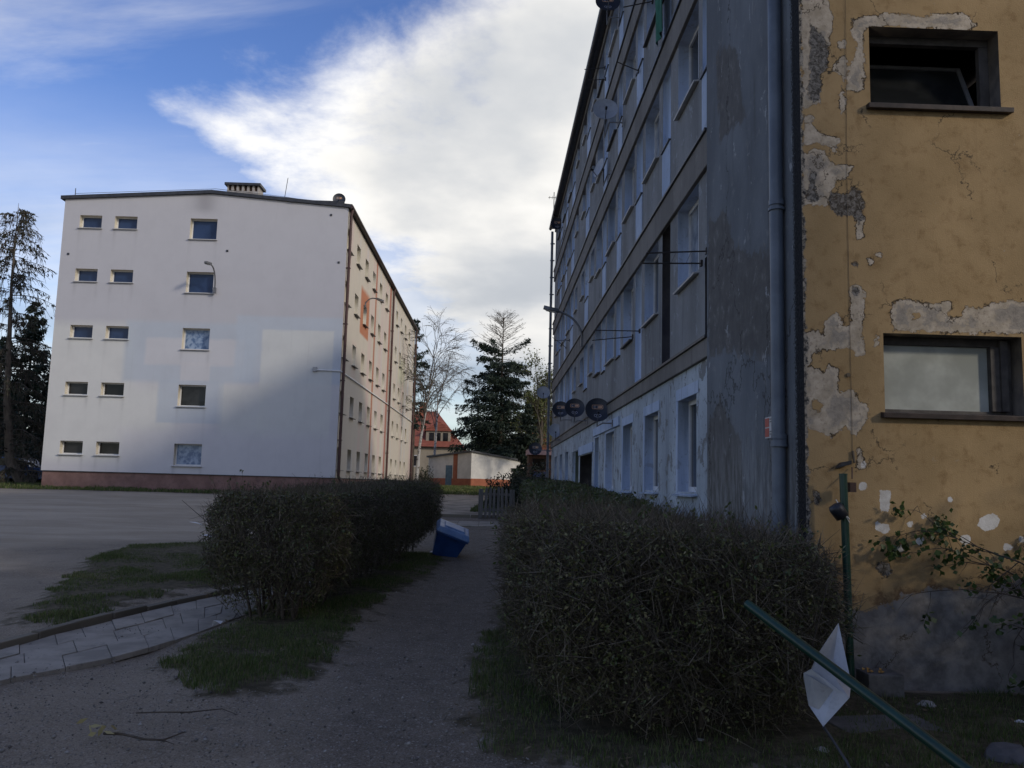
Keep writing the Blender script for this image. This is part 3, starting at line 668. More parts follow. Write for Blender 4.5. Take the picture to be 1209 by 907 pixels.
deep = n.math('MULTIPLY', n.ramp(n.math('ADD', n.math('SUBTRACT', n.attr('peel'), .045), n.math('MULTIPLY', jag, 1.6)), -.01, .006), n.ramp(n.noise(v, 2.7, 4), .44, .52))
crm = n.mix(n.math('MULTIPLY', deep, .75), crm, n.mix(n.ramp(fine, .4, .65), (.17,.155,.135), (.30,.27,.23)))
c = n.mix(pm_, yel, crm)
# thin dark line along the edge of the lifted coat, broken up by noise
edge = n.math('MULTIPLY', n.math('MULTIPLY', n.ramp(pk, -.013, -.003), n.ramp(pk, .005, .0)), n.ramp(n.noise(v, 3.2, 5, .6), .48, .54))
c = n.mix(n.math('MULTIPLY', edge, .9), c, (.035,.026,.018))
rg = n.math('ADD', n.attr('rough'), n.math('MULTIPLY', jag, 1.1)); rgm = n.ramp(rg, -.006, .01)
c = n.mix(n.math('MULTIPLY', rgm, .9), c, n.mix(n.ramp(n.noise(v, 24, 6, .8, .6), .42, .60), (.020,.020,.020), (.19,.18,.165)))
bs = n.math('ADD', n.attr('base'), n.math('MULTIPLY', jag, 2.2)); bsm = n.ramp(bs, -.012, .02)
gry = n.mix(n.ramp(med, .3, .7), (.13,.122,.115), (.24,.225,.205)); gry = n.mix(n.math('MULTIPLY', n.ramp(n.noise(v, 3.1, 5, .7), .5, .68), .6), gry, (.075,.068,.06))
c = n.mix(bsm, c, gry)
be = n.math('MULTIPLY', n.math('MULTIPLY', n.ramp(bs, -.11, -.02), n.ramp(bs, .01, -.01)), n.ramp(n.noise(v, 3.4, 5), .50, .58)); c = n.mix(n.math('MULTIPLY', be, .8), c, (.10,.06,.035))
sp = n.ramp(n.math('ADD', n.attr('spot'), n.math('MULTIPLY', jag, .45)), -.003, .003); c = n.mix(sp, c, n.mix(n.ramp(med, .35, .65), (.48,.45,.40), (.62,.60,.56)))
c = n.mix(n.ramp(n.attr('hole'), -.003, .002), c, (.03,.025,.02))
nick = n.math('MULTIPLY', n.ramp(n.noise(v, 17, 5, .75, .8), .66, .69), n.ramp(n.noise(v, 1.1, 4), .42, .55)); c = n.mix(n.math('MULTIPLY', nick, .7), c, (.33,.28,.21))
hair = n.n('ShaderNodeTexVoronoi', {'Vector': n.n('ShaderNodeVectorMath', {0: v, 1: n.scale(n.noise(v, 3.0, 5, .7, 0, 'Color'), (.5, .5, .5))}, operation='ADD').outputs[0], 'Scale': .9}, feature='DISTANCE_TO_EDGE').outputs['Distance']
c = n.mix(n.math('MULTIPLY', n.math('MULTIPLY', n.ramp(hair, .008, .002), n.ramp(n.noise(v, 2.0, 4), .46, .54)), .85), c, (.06,.045,.03))
cm = n.ramp(n.math('ADD', n.attr('corner'), n.math('MULTIPLY', n.math('SUBTRACT', med, .5), .16)), -.01, .008); c = n.mix(cm, c, n.mix(n.ramp(fine, .38, .62), (.03,.03,.03), (.30,.27,.225)))
h = n.math('ADD', n.math('MULTIPLY', n.noise(v, 85, 5, .65), .25), n.math('SUBTRACT', n.math('MULTIPLY', fine, .15), n.math('MULTIPLY', n.math('ADD', pm_, rgm), .6)))
finish(n, c, .92, h, .9, .016, 0, .2); YELLOW = m
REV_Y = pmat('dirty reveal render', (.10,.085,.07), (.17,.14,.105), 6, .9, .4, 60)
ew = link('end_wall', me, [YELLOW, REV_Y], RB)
YPLAIN = pmat('plain yellow render', (.275,.178,.076), (.365,.240,.108), 1.7, .92, .3, 85, .006)
b = MB(); b.add([(5.25, YW, -.2), (13.7, YW, -.2), (13.7, YW, 13.5), (5.25, YW, 13.5)], [(0, 1, 2, 3)]); b.add([(XS, YW, 6.9), (5.25, YW, 6.9), (5.25, YW, 13.5), (XS, YW, 13.5)], [(0, 1, 2, 3)])
b.add([(XS, YW, 13.5), (13.7, YW, 13.5), (8.2, YW, 14.2)], [(0, 1, 2)]); b.build('end_wall', YPLAIN, RB)
b = MB(); b.add([(13.7, YW, 0), (13.7, YE, 0), (13.7, YE, 13.5), (13.7, YW, 13.5)], [(0, 1, 2, 3)]); b.add([(XW, YE, 0), (13.7, YE, 0), (13.7, YE, 13.5), (8.2, YE, 14.2), (XW, YE, 13.5)], [(0, 1, 2, 3, 4)])
b.build('back_wall', YPLAIN, RB)
b = MB()
for (xa, za, xb, zb) in ((2.62, 13.55, 8.2, 14.24), (8.2, 14.24, 13.9, 13.53)): b.prism([(xa, YW-.15, za), (xb, YW-.15, zb), (xb, YW-.15, zb+.12), (xa, YW-.15, za+.12)], (0, YE-YW+.3, 0))
b.build('roof', METAL_DK, RB)
# the two end wall windows
OLDF = pmat('weathered dark frame', (.05,.043,.038), (.085,.075,.065), 9, .7, .3)
RUST = pmat('rusty sill', (.025,.018,.016), (.05,.034,.028), 12, .6, .3)
GL_FROST = glass_mat('frosted glass', (.30,.31,.27), (.46,.47,.42), .16, 2.4, .35, .7, .5)
GL_BLK = glass_mat('dirty dark glass', (.012,.013,.013), (.028,.029,.028), .12, 2.0)
def bigwin(x0, x1, z0, z1, dep, pane, kind):
    y = YW+dep
    f = MB(); fr = .055
    f.box(x0, x1, y, y+.06, z0, z0+fr); f.box(x0, x1, y, y+.06, z1-fr*1.3, z1); f.box(x0, x0+fr, y+.002, y+.06, z0+fr, z1-fr*1.3); f.box(x1-fr*1.6, x1, y+.002, y+.06, z0+fr, z1-fr*1.3)
    o = f.build('window', OLDF, RB, bevel=.004)
    p = MB()
    if kind == 'open':      # hopper sash hanging inward, room behind unlit
        M = Matrix.Translation((0, y+.07, z0+fr)) @ Matrix.Rotation(rad(-24), 4, 'X'); hh = z1-z0-fr*2.2
        p.box(x0+fr, x1-fr*1.6, .0, .012, .02, hh*.98, M); po = p.build('pane', pane, o)
        s = MB()
        s.box(x0+fr, x1-fr*1.6, -.015, .03, 0, .04, M); s.box(x0+fr, x1-fr*1.6, -.015, .03, hh-.035, hh, M)
        for xx in (x0+fr, x1-fr*1.6-.04): s.box(xx, xx+.04, -.014, .029, .04, hh-.035, M)
        s.build('sash', pmat('grey sash', (.10,.098,.095), (.14,.135,.13), 8, .6), o)
        r = MB(); r.box(x0-.3, x1+.4, y+1.6, y+1.62, z0-1, z1+.5); r.build('room_wall', pmat('room wall', (.05,.05,.048), (.06,.06,.055), 2), o)
        r = MB(); r.tube([(x1-.55, y+.4, z1-.12), (x1-.4, y+.42, z1-.2), (x1-.28, y+.43, z1-.4), (x1-.24, y+.44, z0+.1)], .006, 5); r.build('cable', METAL_DK, o)
    else:
        p.box(x0+fr, x1-fr*1.6, y+.03, y+.042, z0+fr, z1-fr*1.3); p.build('pane', pane, o)
        s = MB(); s.box(x1-.20, x1-.125, y-.03, y+.028, z0+.057, z1-.075); s.box(x1-.122, x1-.06, y-.05, y+.028, z0+.057, z1-.02); s.build('sash', OLDF, o)
    s = MB(); s.prism([(x0-.04, YW-.065, z0+.004), (x0-.04, y-.002, z0+.03), (x0-.04, y-.002, z0-.02), (x0-.04, YW-.06, z0-.04)], (x1-x0+.12, 0, 0)); s.build('sill', RUST, o, bevel=.004)
    return o
bigwin(W1[0], W1[1], W1[2], W1[3], .16, GL_BLK, 'open')['label'] = 'dark open hopper window'
bigwin(W2[0], W2[1], W2[2], W2[3], .16, GL_FROST, 'shut')['label'] = 'frosted pale window'
b = MB(); p0, p1 = zc_(370, -20, 900, 0, 3.78), zc_(378, 900, 900, 0, 3.78); q = zc_(292, 835, 900, 230, 2.748); q1 = zc_(296, 870, 900, 230, 2.748)
b.tube([(p0[0], YW-.008, p0[1]+.6), (p0[0], YW-.008, p0[1]), (p1[0], YW-.005, p1[1]), (q[0], YW-.005, q[1])], .0020, 4); b.tube([(q[0], YW-.012, q[1]+.01), (q1[0], YW-.02, q1[1])], .011, 6)
q = zc_(278, 585, 900, 230, 2.748); b.lathe([(.018, 0), (.018, .012)], 10, Matrix.Translation((q[0], YW, q[1])) @ Matrix.Rotation(rad(90), 4, 'X'))
tag(b.build('cable', pmat('brown wire', (.09,.065,.04), (.12,.09,.055), 4, .7)), 'thin dark earthing cable stapled down the peeling yellow end wall', 'cable')
b = MB(); b.tube([(3.15-.06+.02*math.sin(k*2.2)+.004*k, YW-.006, 5.4-k*.26) for k in range(12)], .0025, 4)

# --- bare concrete strip beside the corner
STRIPM, n = new_mat('stained grey render'); v = n.n('ShaderNodeTexCoord').outputs['Object']
med = n.noise(v, 5, 5, .68, .3); bigv = n.noise(n.scale(v, (1, 1, .6)), .8, 6, .6); fine = n.noise(v, 40, 4, .7)
c = n.mix(n.ramp(bigv, .34, .66), (.120,.130,.140), (.180,.195,.208)); dk = n.ramp(n.math('ADD', n.attr('dark'), n.math('MULTIPLY', n.math('SUBTRACT', med, .5), .5)), -.03, .05); c = n.mix(n.math('MULTIPLY', dk, .8), c, n.mix(n.ramp(med, .3, .7), (.085,.078,.070), (.13,.12,.108))); c = n.mix(n.math('MULTIPLY', n.ramp(med, .55, .75), .45), c, (.31,.31,.30))  # grey tinted blue to carry the skylight on this side
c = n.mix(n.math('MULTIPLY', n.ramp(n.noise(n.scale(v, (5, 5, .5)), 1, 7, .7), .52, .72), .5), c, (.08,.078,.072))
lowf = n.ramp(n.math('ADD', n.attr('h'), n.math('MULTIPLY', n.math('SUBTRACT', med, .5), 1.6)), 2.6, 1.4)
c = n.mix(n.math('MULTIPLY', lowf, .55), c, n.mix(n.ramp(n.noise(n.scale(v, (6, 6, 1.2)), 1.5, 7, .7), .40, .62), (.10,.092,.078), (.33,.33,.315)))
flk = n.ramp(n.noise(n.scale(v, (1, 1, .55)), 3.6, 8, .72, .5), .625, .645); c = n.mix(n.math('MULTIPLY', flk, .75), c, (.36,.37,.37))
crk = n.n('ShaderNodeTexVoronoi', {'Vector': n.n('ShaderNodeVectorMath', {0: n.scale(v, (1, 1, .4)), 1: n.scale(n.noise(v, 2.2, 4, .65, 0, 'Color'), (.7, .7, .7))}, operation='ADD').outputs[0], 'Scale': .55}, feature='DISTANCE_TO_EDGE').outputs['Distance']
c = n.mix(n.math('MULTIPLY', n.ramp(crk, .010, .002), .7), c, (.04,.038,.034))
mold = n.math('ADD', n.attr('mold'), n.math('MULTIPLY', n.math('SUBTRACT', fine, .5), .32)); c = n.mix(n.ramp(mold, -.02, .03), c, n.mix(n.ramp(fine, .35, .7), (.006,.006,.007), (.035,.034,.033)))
finish(n, c, .92, n.math('ADD', n.math('MULTIPLY', fine, .5), n.math('MULTIPLY', flk, .25)), .6, .010, 0, .2)
me, uv = wall_mesh('strip_wall', (XS, 0, 0), (0, 1, 0), (-1, 0, 0), (YW, 10.43), (-.2, 13.5), [], .05)
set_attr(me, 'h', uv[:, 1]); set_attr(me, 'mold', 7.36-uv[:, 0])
DKP = [[tuple(on_x(px, py, XS)[1:]) for px, py in L] for L in ([(836,262),(858,248),(868,292),(918,296),(919,400),(905,425),(860,415),(836,422)],[(836,500),(850,470),(875,520),(880,640),(836,640)],[(845,60),(870,50),(880,140),(850,170)])]
set_attr(me, 'dark', maxsdf(uv, DKP))
co = np.zeros(len(me.vertices)*3, np.float32); me.vertices.foreach_get('co', co); co = co.reshape(-1, 3)-np.array((XS, YW, 0), np.float32); me.vertices.foreach_set('co', co.ravel()); me.update()
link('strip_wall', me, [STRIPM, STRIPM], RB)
b = MB(); b.add([(XS, 10.43, -.2), (XW+.3, 10.43, -.2), (XW+.3, 10.43, 13.5), (XS, 10.43, 13.5)], [(0, 1, 2, 3)]); b.build('strip_return', STRIPM, RB)

# --- the long facade
def facade_mat(name, a, b_, pale, flakes, lo=.60):
    m, n = new_mat(name); v = n.n('ShaderNodeTexCoord').outputs['Object']
    c = n.mix(n.ramp(n.noise(n.scale(v, (1, 1, .5)), .9, 6, .6), .33, .67), a, b_)
    c = n.mix(n.math('MULTIPLY', n.ramp(n.noise(n.scale(v, (4, 4, .35)), 1, 7, .7), .48, .76), .55), c, tuple(q*.45 for q in a))
    c = n.mix(n.math('MULTIPLY', n.ramp(n.noise(v, 3.3, 5, .72, .5), lo, lo+.03), flakes), c, pale)
    c = n.mix(n.math('MULTIPLY', n.ramp(n.noise(v, 13, 5, .7), .55, .72), .4), c, tuple(q*.6 for q in a))
    finish(n, c, .9, n.noise(v, 45, 4, .7), .5, .01, 0, .2); return m
FAC = facade_mat('grey brown facade render', (.170,.172,.170), (.250,.256,.258), (.36,.39,.42), .45)  # blue cast of the skylight mixed into these facade greys
FACG = facade_mat('flaking pale ground floor render', (.30,.335,.365), (.45,.50,.535), (.16,.155,.145), .8, .55)
BANDM = facade_mat('concrete floor band', (.15,.14,.125), (.215,.20,.18), (.28,.27,.25), .3)
PALE = facade_mat('pale painted panel', (.34,.42,.55), (.46,.53,.64), (.26,.27,.29), .5, .60)
DARKP = pmat('shade dark recess', (.022,.020,.022), (.045,.04,.04), 3, .8)  # backs of dark recesses: their shade is put into the colour
BAND = [(3.26, 3.50), (5.76, 6.22), (8.43, 8.90), (10.92, 11.38), (13.28, 13.55)]
GWIN = [(11.2, 12.3, 1.56, 2.87), (13.8, 14.98, 1.56, 2.86), (16.35, 17.48, 1.55, 2.85), (18.8, 20.1, 1.56, 2.84), (21.45, 22.2, 1.56, 2.85), (29.9, 31.1, 1.6, 2.8), (32.4, 33.6, 1.6, 2.8), (35.0, 36.2, 1.6, 2.8)]
op = [(*g_, .17) for g_ in GWIN]+[(22.85, 25.9, .35, 2.50, .45, 2, 2), (26.3, 28.3, .6, 2.72, .10, 3)]
me, uv = wall_mesh('ground_floor_wall', (XW, 0, 0), (0, 1, 0), (-1, 0, 0), (10.43, YE), (-.2, 3.27), op, .5)
def shift(me):
    co = np.zeros(len(me.vertices)*3, np.float32); me.vertices.foreach_get('co', co); co = co.reshape(-1, 3)-np.array((XS, YW, 0), np.float32); me.vertices.foreach_set('co', co.ravel()); me.update()
shift(me); GREENP = pmat('mossy green panel', (.035,.05,.035), (.06,.08,.06), 3, .8); link('ground_floor_wall', me, [FACG, PALE, DARKP, GREENP], RB)
WINY = [(11.08, 12.36), (13.85, 15.12), (16.36, 17.6), (18.92, 20.18), (21.35, 22.5), (23.0, 24.05), (25.5, 26.6), (27.6, 28.6), (30.2, 31.4), (32.7, 33.9), (35.2, 36.4)]
NICHE = [(10.44, 10.86), (12.90, 13.52), (15.42, 16.10), (18.0, 18.6), (20.45, 21.1), (24.3, 25.2), (28.9, 29.9), (31.7, 32.4), (34.2, 34.9)]
UW = []
for fl in range(4):
    z0, z1 = BAND[fl][1], BAND[fl+1][0]; op = []
    for k, (a, b_) in enumerate(WINY):
        if k in (5, 6, 7): s_ = z0+1.25; q = (a, b_-.25, s_, s_+.78)
        else: q = (a, b_, z0+1.04, z1-.005)
        op.append((*q, .17)); UW.append((q, fl, k))
    for k, (a, b_) in enumerate(NICHE):
        if fl == 0 and k == 0: op.append((10.46, 10.74, z0+.04, z0+1.1, .15, 2, 2))
        elif fl == 0 and k in (1,): op.append((a, b_, z0+.02, z1-.005, .12, 2, 2))
        elif fl == 0 and k == 2: op.append((a, b_, z0+.02, z1-.005, .07, 1))
        else: op.append((a, b_, z0+.92, z1-.005, .07, 1))
    me, uv = wall_mesh('facade_wall', (XW, 0, 0), (0, 1, 0), (-1, 0, 0), (10.43, YE), (z0-.02, z1+.02), op, .6); shift(me)
    link('facade_wall', me, [FAC, PALE, DARKP], RB)
    # pale painted lower panels under some niches, dark flashing on each band for its shadow line
    for k, (a, b_) in enumerate(NICHE):
        if fl > 0: pp = MB(); pp.box(XW-.012, XW+.05, a, b_, z0+.04, z0+.90); pp.build('parapet_panel', PALE, RB)
        if not (fl == 0 and k < 3): pl_ = MB(); pl_.box(XW-.04, XW+.05, a-.01, b_+.01, z0+.90, z0+.925); pl_.build('edge_strip', METAL_DK, RB)
for z0, z1 in BAND:
    bb = MB(); bb.box(XS+.002, XW+.15, 10.435, YE+.02, z0, z1); bb.build('floor_band', BANDM, RB, bevel=.012)
    if z1 < 13: ff = MB(); ff.box(XS-.03, XW+.0, 10.44, YE+.02, z1, z1+.035); ff.build('edge_strip', METAL_DK, RB)  # dark strip added for the shadow line on top of the band
WF2 = pmat('aged white frame', (.55,.56,.57), (.66,.67,.68), 4, .5, .1)
GL_R1 = glass_mat('shaded window glass', (.015,.018,.022), (.05,.055,.065), .06, 1.4)
GL_R2 = glass_mat('shaded glass with curtain', (.13,.15,.18), (.30,.33,.37), .12, 3.0, .35, .65)
random.seed(3)
for (q, fl, k) in UW:
    w_, h_ = q[1]-q[0], q[3]-q[2]
    window(RB, (XW+.16, (q[0]+q[1])/2, q[2]), rad(-90), round(w_, 1), h_, 'mid', GL_R2 if random.random() < .35 else GL_R1, WF2, SILLD if random.random() < .45 else SILLM, mull=1 if w_ > 1.1 else 0, sill_out=.075, sill_w=.0, fr=.06)
for g_ in GWIN:
    w_, h_ = g_[1]-g_[0], g_[3]-g_[2]
    window(RB, (XW+.15, (g_[0]+g_[1])/2, g_[2]), rad(-90), w_, h_, 'mid', GL_R1, WF2, PALE, mull=0, sill_out=.09, sill_w=.05, fr=.07, revealdepth=.15)
for k, g_ in enumerate(GWIN[:5]):
    su = MB()                             # pale painted surround, broken at the edges
    a, b_, c0, c1 = g_
    su.box(XW-.008, XW+.03, a-.12, b_+.133, c1+.003, c1+.17); su.box(XW-.008, XW+.03, b_+.003, b_+.133, c0-.1, c1+.01)
    su.build('window_surround', PALE, RB)
su = MB(); su.box(XW-.05, XW+.02, 17.9, 22.3, 2.90, 3.10); su.build('lintel_board', PALE, RB, bevel=.01)
su = MB(); su.box(XW-.04, XW+.02, 22.6, 26.1, 2.52, 2.78); su.build('lintel_board', PALE, RB, bevel=.01)
d = MB(); d.box(XW+.38, XW+.43, 23.0, 24.2, .35, 2.40); d.box(XW+.38, XW+.43, 24.3, 25.7, .35, 2.40); do = d.build('door', pmat('brown door', (.045,.028,.022), (.07,.045,.035), 5, .6), RB)
h = MB(); h.tube([(XW+.34, 24.1, 1.3), (XW+.34, 24.1, 1.5)], .012, 6); h.build('handle', METAL_DK, do)
g_ = MB(); g_.tube([(2.475, YW-.2, 13.50), (2.475, YE+.1, 13.46)], .075, 8); g_.box(2.50, XS-.002, YW-.1, YE+.05, 13.44, 13.56); g_.build('gutter', METAL_DK, RB)
DP = pmat('blue grey downpipe paint', (.085,.105,.135), (.125,.15,.185), 3, .45, .1, spec=.5)
d = MB(); yb = 7.60
d.tube([(2.60, yb+.02, -.1), (2.60, yb, 6.0), (2.60, yb-.03, 13.4)], .062, 14)
for z in (2.02, 2.06, 4.25, 6.6): d.tube([(2.60, yb, z), (2.60, yb, z+.05)], .07, 14)
for z in (2.00, 4.20, 6.5): d.box(2.60, 2.68, yb-.015, yb+.015, z, z+.03); d.tube([(2.60, yb, z), (2.60, yb, z+.025)], .075, 14)
d.build('downpipe', DP, RB)
d = MB(); d.tube([(2.56, YE+.02, .8), (2.56, YE, 13.3)], .06, 8); d.tube([(2.50, YE-.3, .8), (2.50, YE-.35, 12.8)], .02, 5)
for z in np.arange(1.5, 13, .8): d.box(2.48, 2.68, YE-.06, YE+.03, z, z+.04)
d.build('downpipe', DP, RB)
# ================================================================== ADDED BLOCKERS BEHIND THE VIEWER (unseen, put in to shade the near ground)
OCC_TALL = thing('apartment_block', (9, -1.4, 0), 'unseen block added behind the viewer to shade the near ground', 'building')
b = MB(); b.box(9, 14, -40, -1.15, -.3, 12.0); b.build('wall', FAC, OCC_TALL)
b = MB(); b.prism([(8.9, -40.1, 12.0), (11.5, -40.1, 12.5), (14.02, -40.1, 12.0)], (0, 38.95, 0)); b.build('roof', METAL_DK, OCC_TALL)
OCC_LOW = thing('occluder', (14, -1.5, 0), 'unseen low outbuilding off to the right of the yellow end wall', 'building')  # unseen, added so its shadow falls on the lower yellow wall
b = MB(); b.box(14.05, 20, -6, 2.6, -.3, 6.1); b.build('wall', FAC, OCC_LOW)
b = MB(); b.box(14.03, 20.2, -6.1, 2.7, 6.1, 6.25); b.build('roof', METAL_DK, OCC_LOW)

# ================================================================== FAR BUILDINGS
GA = on_y(555.6, 575.6, 72.0); gz0 = gz(0, 72)
GR = thing('garage', (GA.x, 72, gz0), 'low white garage with a red brown base in front of the red roofed house', 'garage')
WHT = pmat('white garage render', (.50,.485,.45), (.60,.58,.54), 1.2, .9, .2, 40, grime=((.33,.31,.28), .5))
REDB = pmat('red brown base paint', (.26,.085,.045), (.33,.115,.06), 2, .85)
L_, R_ = Vector((on_y(505, 574, 76.6).x, 76.6, 0)), Vector((3.6, 76.0, 0)); C_ = Vector((GA.x, 72, 0)); B_ = L_+R_-C_
hL, hC, hR = 2.55, 2.98, 2.25
def gwall(name, a, b_, ha, hb, mt, z0=0, off=0.0):
    q = MB(); nrm = Vector((b_.y-a.y, -(b_.x-a.x), 0)).normalized()*off; q.prism([a+nrm+Vector((0, 0, gz0+z0)), b_+nrm+Vector((0, 0, gz0+z0)), b_+nrm+Vector((0, 0, gz0+hb)), a+nrm+Vector((0, 0, gz0+ha))], -nrm.normalized()*.15 if off else Vector((-(b_.y-a.y), b_.x-a.x, 0)).normalized()*.2)
    return q.build(name, mt, GR)
gwall('wall', L_, C_, hL, hC, WHT); gwall('wall', C_, R_, hC, hR, WHT); gwall('wall', R_, B_, hR, 2.1, WHT); gwall('wall', B_, L_, 2.1, hL, WHT)
gwall('base', L_, C_, .72, .72, REDB, -.4, .03); gwall('base', C_, R_, .74, .74, REDB, -.4, .03)
q = MB(); o = Vector((0, 0, gz0)); up = Vector((0, 0, .14)); q.prism([L_+o+Vector((-.2, -.15, hL)), C_+o+Vector((-.02, -.25, hC)), R_+o+Vector((.25, -.05, hR)), B_+o+Vector((0, .2, 2.1))], up); q.build('roof', METAL_DK, GR)
t_ = (C_-L_).normalized(); nn_ = Vector((t_.y, -t_.x, 0))
a = L_+t_*((C_-L_).length*.60); q = MB(); q.prism([a+nn_*.04+Vector((0, 0, gz0-.1)), a+nn_*.04+t_*.55+Vector((0, 0, gz0-.1)), a+nn_*.04+t_*.55+Vector((0, 0, gz0+2.9)), a+nn_*.04+Vector((0, 0, gz0+2.85))], -nn_*.1); q.build('pilaster', REDB, GR)
a = L_+t_*((C_-L_).length*.43); q = MB(); q.prism([a+nn_*.05+Vector((0, 0, gz0-.1)), a+nn_*.05+t_*.85+Vector((0, 0, gz0-.1)), a+nn_*.05+t_*.85+Vector((0, 0, gz0+1.85)), a+nn_*.05+Vector((0, 0, gz0+1.85))], -nn_*.1)
do = q.build('door', pmat('blue garage door', (.05,.10,.15), (.08,.14,.19), 4, .6), GR)
hdl = MB(); p = a+nn_*.07+t_*.12; hdl.tube([p+Vector((0, 0, gz0+.8)), p+Vector((0, 0, gz0+1.0))], .02, 5); hdl.build('handle', METAL_DK, do)

def wallbox(mb, x0, x1, y0, y1, z0, z1): mb.box(x0, x1, y0, y1, z0, z1)
HX, HY = -7.1, 108.0; hz = gz(0, 101)
HO = thing('house', (HX, HY, hz), 'tan house with a steep red tiled hipped roof and a dormer beyond the garage', 'house')
TAN = pmat('tan house render', (.30,.255,.19), (.36,.31,.235), 1, .9); 
TILE, n = new_mat('red roof tiles'); v = n.n('ShaderNodeTexCoord').outputs['Object']
wv = n.n('ShaderNodeTexWave', {'Vector': v, 'Scale': 1.6, 'Distortion': .4, 'Detail': 1}, bands_direction='Z', wave_type='BANDS').outputs['Fac']
c = n.mix(n.ramp(n.noise(v, 2.5, 6, .7), .3, .7), (.24,.065,.040), (.34,.105,.06)); c = n.mix(n.math('MULTIPLY', n.ramp(wv, .25, .0), .5), c, (.12,.04,.025)); finish(n, c, .8, wv, .5, .05)
b = MB(); b.box(HX-6.5, HX+3.4, HY-4.5, HY+6, hz-.5, hz+4.3); b.build('wall', TAN, HO)
b = MB(); e = .5; z0, z1 = hz+4.25, hz+9.0
x0, x1, y0, y1 = HX-6.5-e, HX+3.4+e, HY-4.5-e, HY+6+e
b.add([(x0, y0, z0), (x1, y0, z0), (x1, y1, z0), (x0, y1, z0), (HX-2.6, HY+.8, z1), (HX+.05, HY+.8, z1)], [(0, 1, 5, 4), (1, 2, 5), (2, 3, 4, 5), (3, 0, 4), (0, 3, 2, 1)]); ro = b.build('roof', TILE, HO)
b = MB(); b.box(HX-.9, HX+2.1, HY-4.1, HY-.5, hz+4.6, hz+6.3); dm_ = b.build('dormer', TAN, HO)
b = MB(); b.prism([(HX-1.2, HY-4.3, hz+6.2), (HX+2.5, HY-4.3, hz+6.2), (HX+.65, HY-4.3, hz+7.4)], (0, 4.2, 0)); q = b.build('dormer_roof', TILE, None); q.parent = dm_; q.location = -Vector((HX, HY, hz))
for x in (-.5, .3, 1.2):
    b = MB(); b.box(HX+x, HX+x+.6, HY-4.14, HY-4.05, hz+5.0, hz+6.0); q = b.build('window', GL_DARK, None); q.parent = dm_; q.location = -Vector((HX, HY, hz))
for x in (-5, -2.5, 1.2):
    b = MB(); b.box(HX+x, HX+x+1.0, HY-4.54, HY-4.4, hz+1.8, hz+3.2); wo = b.build('window', WHITEF, HO)
    b = MB(); b.box(HX+x+.1, HX+x+.9, HY-4.56, HY-4.45, hz+1.9, hz+3.1); q = b.build('pane', GL_DARK, None); q.parent = wo; q.location = -Vector((HX, HY, hz))
b = MB(); b.box(HX-2.2, HX-1.4, HY+.2, HY+1.2, hz+8, hz+10.1); b.build('chimney', REDB, HO)
# brick house half hidden behind the trees, right
BX, BY = 5.4, 88.0; bz = gz(0, 88)
BH = thing('house', (BX, BY, bz), 'dark red brick house half hidden behind the budding tree', 'house')
BRK = pmat('dark red brick', (.15,.06,.04), (.22,.085,.055), 5, .9)
b = MB(); b.box(BX-2.6, BX+6, BY, BY+8, bz-.3, bz+4.6); b.build('wall', BRK, BH)
b = MB(); b.prism([(BX-3, BY-.4, bz+4.6), (BX+6.5, BY-.4, bz+4.6), (BX+1.7, BY-.4, bz+8.6)], (0, 8.8, 0)); b.build('roof', TILE, BH)
for x in (-1.6, .6): b = MB(); b.box(BX+x, BX+x+1, BY-.05, BY+.05, bz+1.6, bz+3.1); b.build('window', WHITEF, BH)
# little kiosk with a pinkish roof edge by the far corner of the block
p = on_y(637, 575, 46.0); kx, kz = p.x, gz(0, 46)
KI = thing('shed', (kx, 46.5, kz), 'small brown wooden shed with a pink roof edge and a blue door', 'shed')
BRW = pmat('brown timber boards', (.07,.035,.022), (.12,.06,.035), 6, .8, stretch=(6, 6, .5))
b = MB(); b.box(kx-.62, kx+.9, 46, 48, kz, kz+2.3); b.build('wall', BRW, KI)
b = MB(); b.box(kx-.7, kx+1.1, 45.7, 48.2, kz+2.3, kz+2.58); b.build('roof', pmat('pink roof edge', (.42,.27,.26), (.5,.34,.32), 3, .7), KI)
b = MB(); b.box(kx-.42, kx+.32, 45.95, 46.02, kz, kz+1.4); b.build('door', pmat('blue shed door', (.04,.06,.13), (.06,.08,.17), 4, .6), KI)
b = MB(); b.box(kx-.4, kx+.3, 45.95, 46.02, kz+1.5, kz+2.1); b.build('window', GL_DARK, KI)

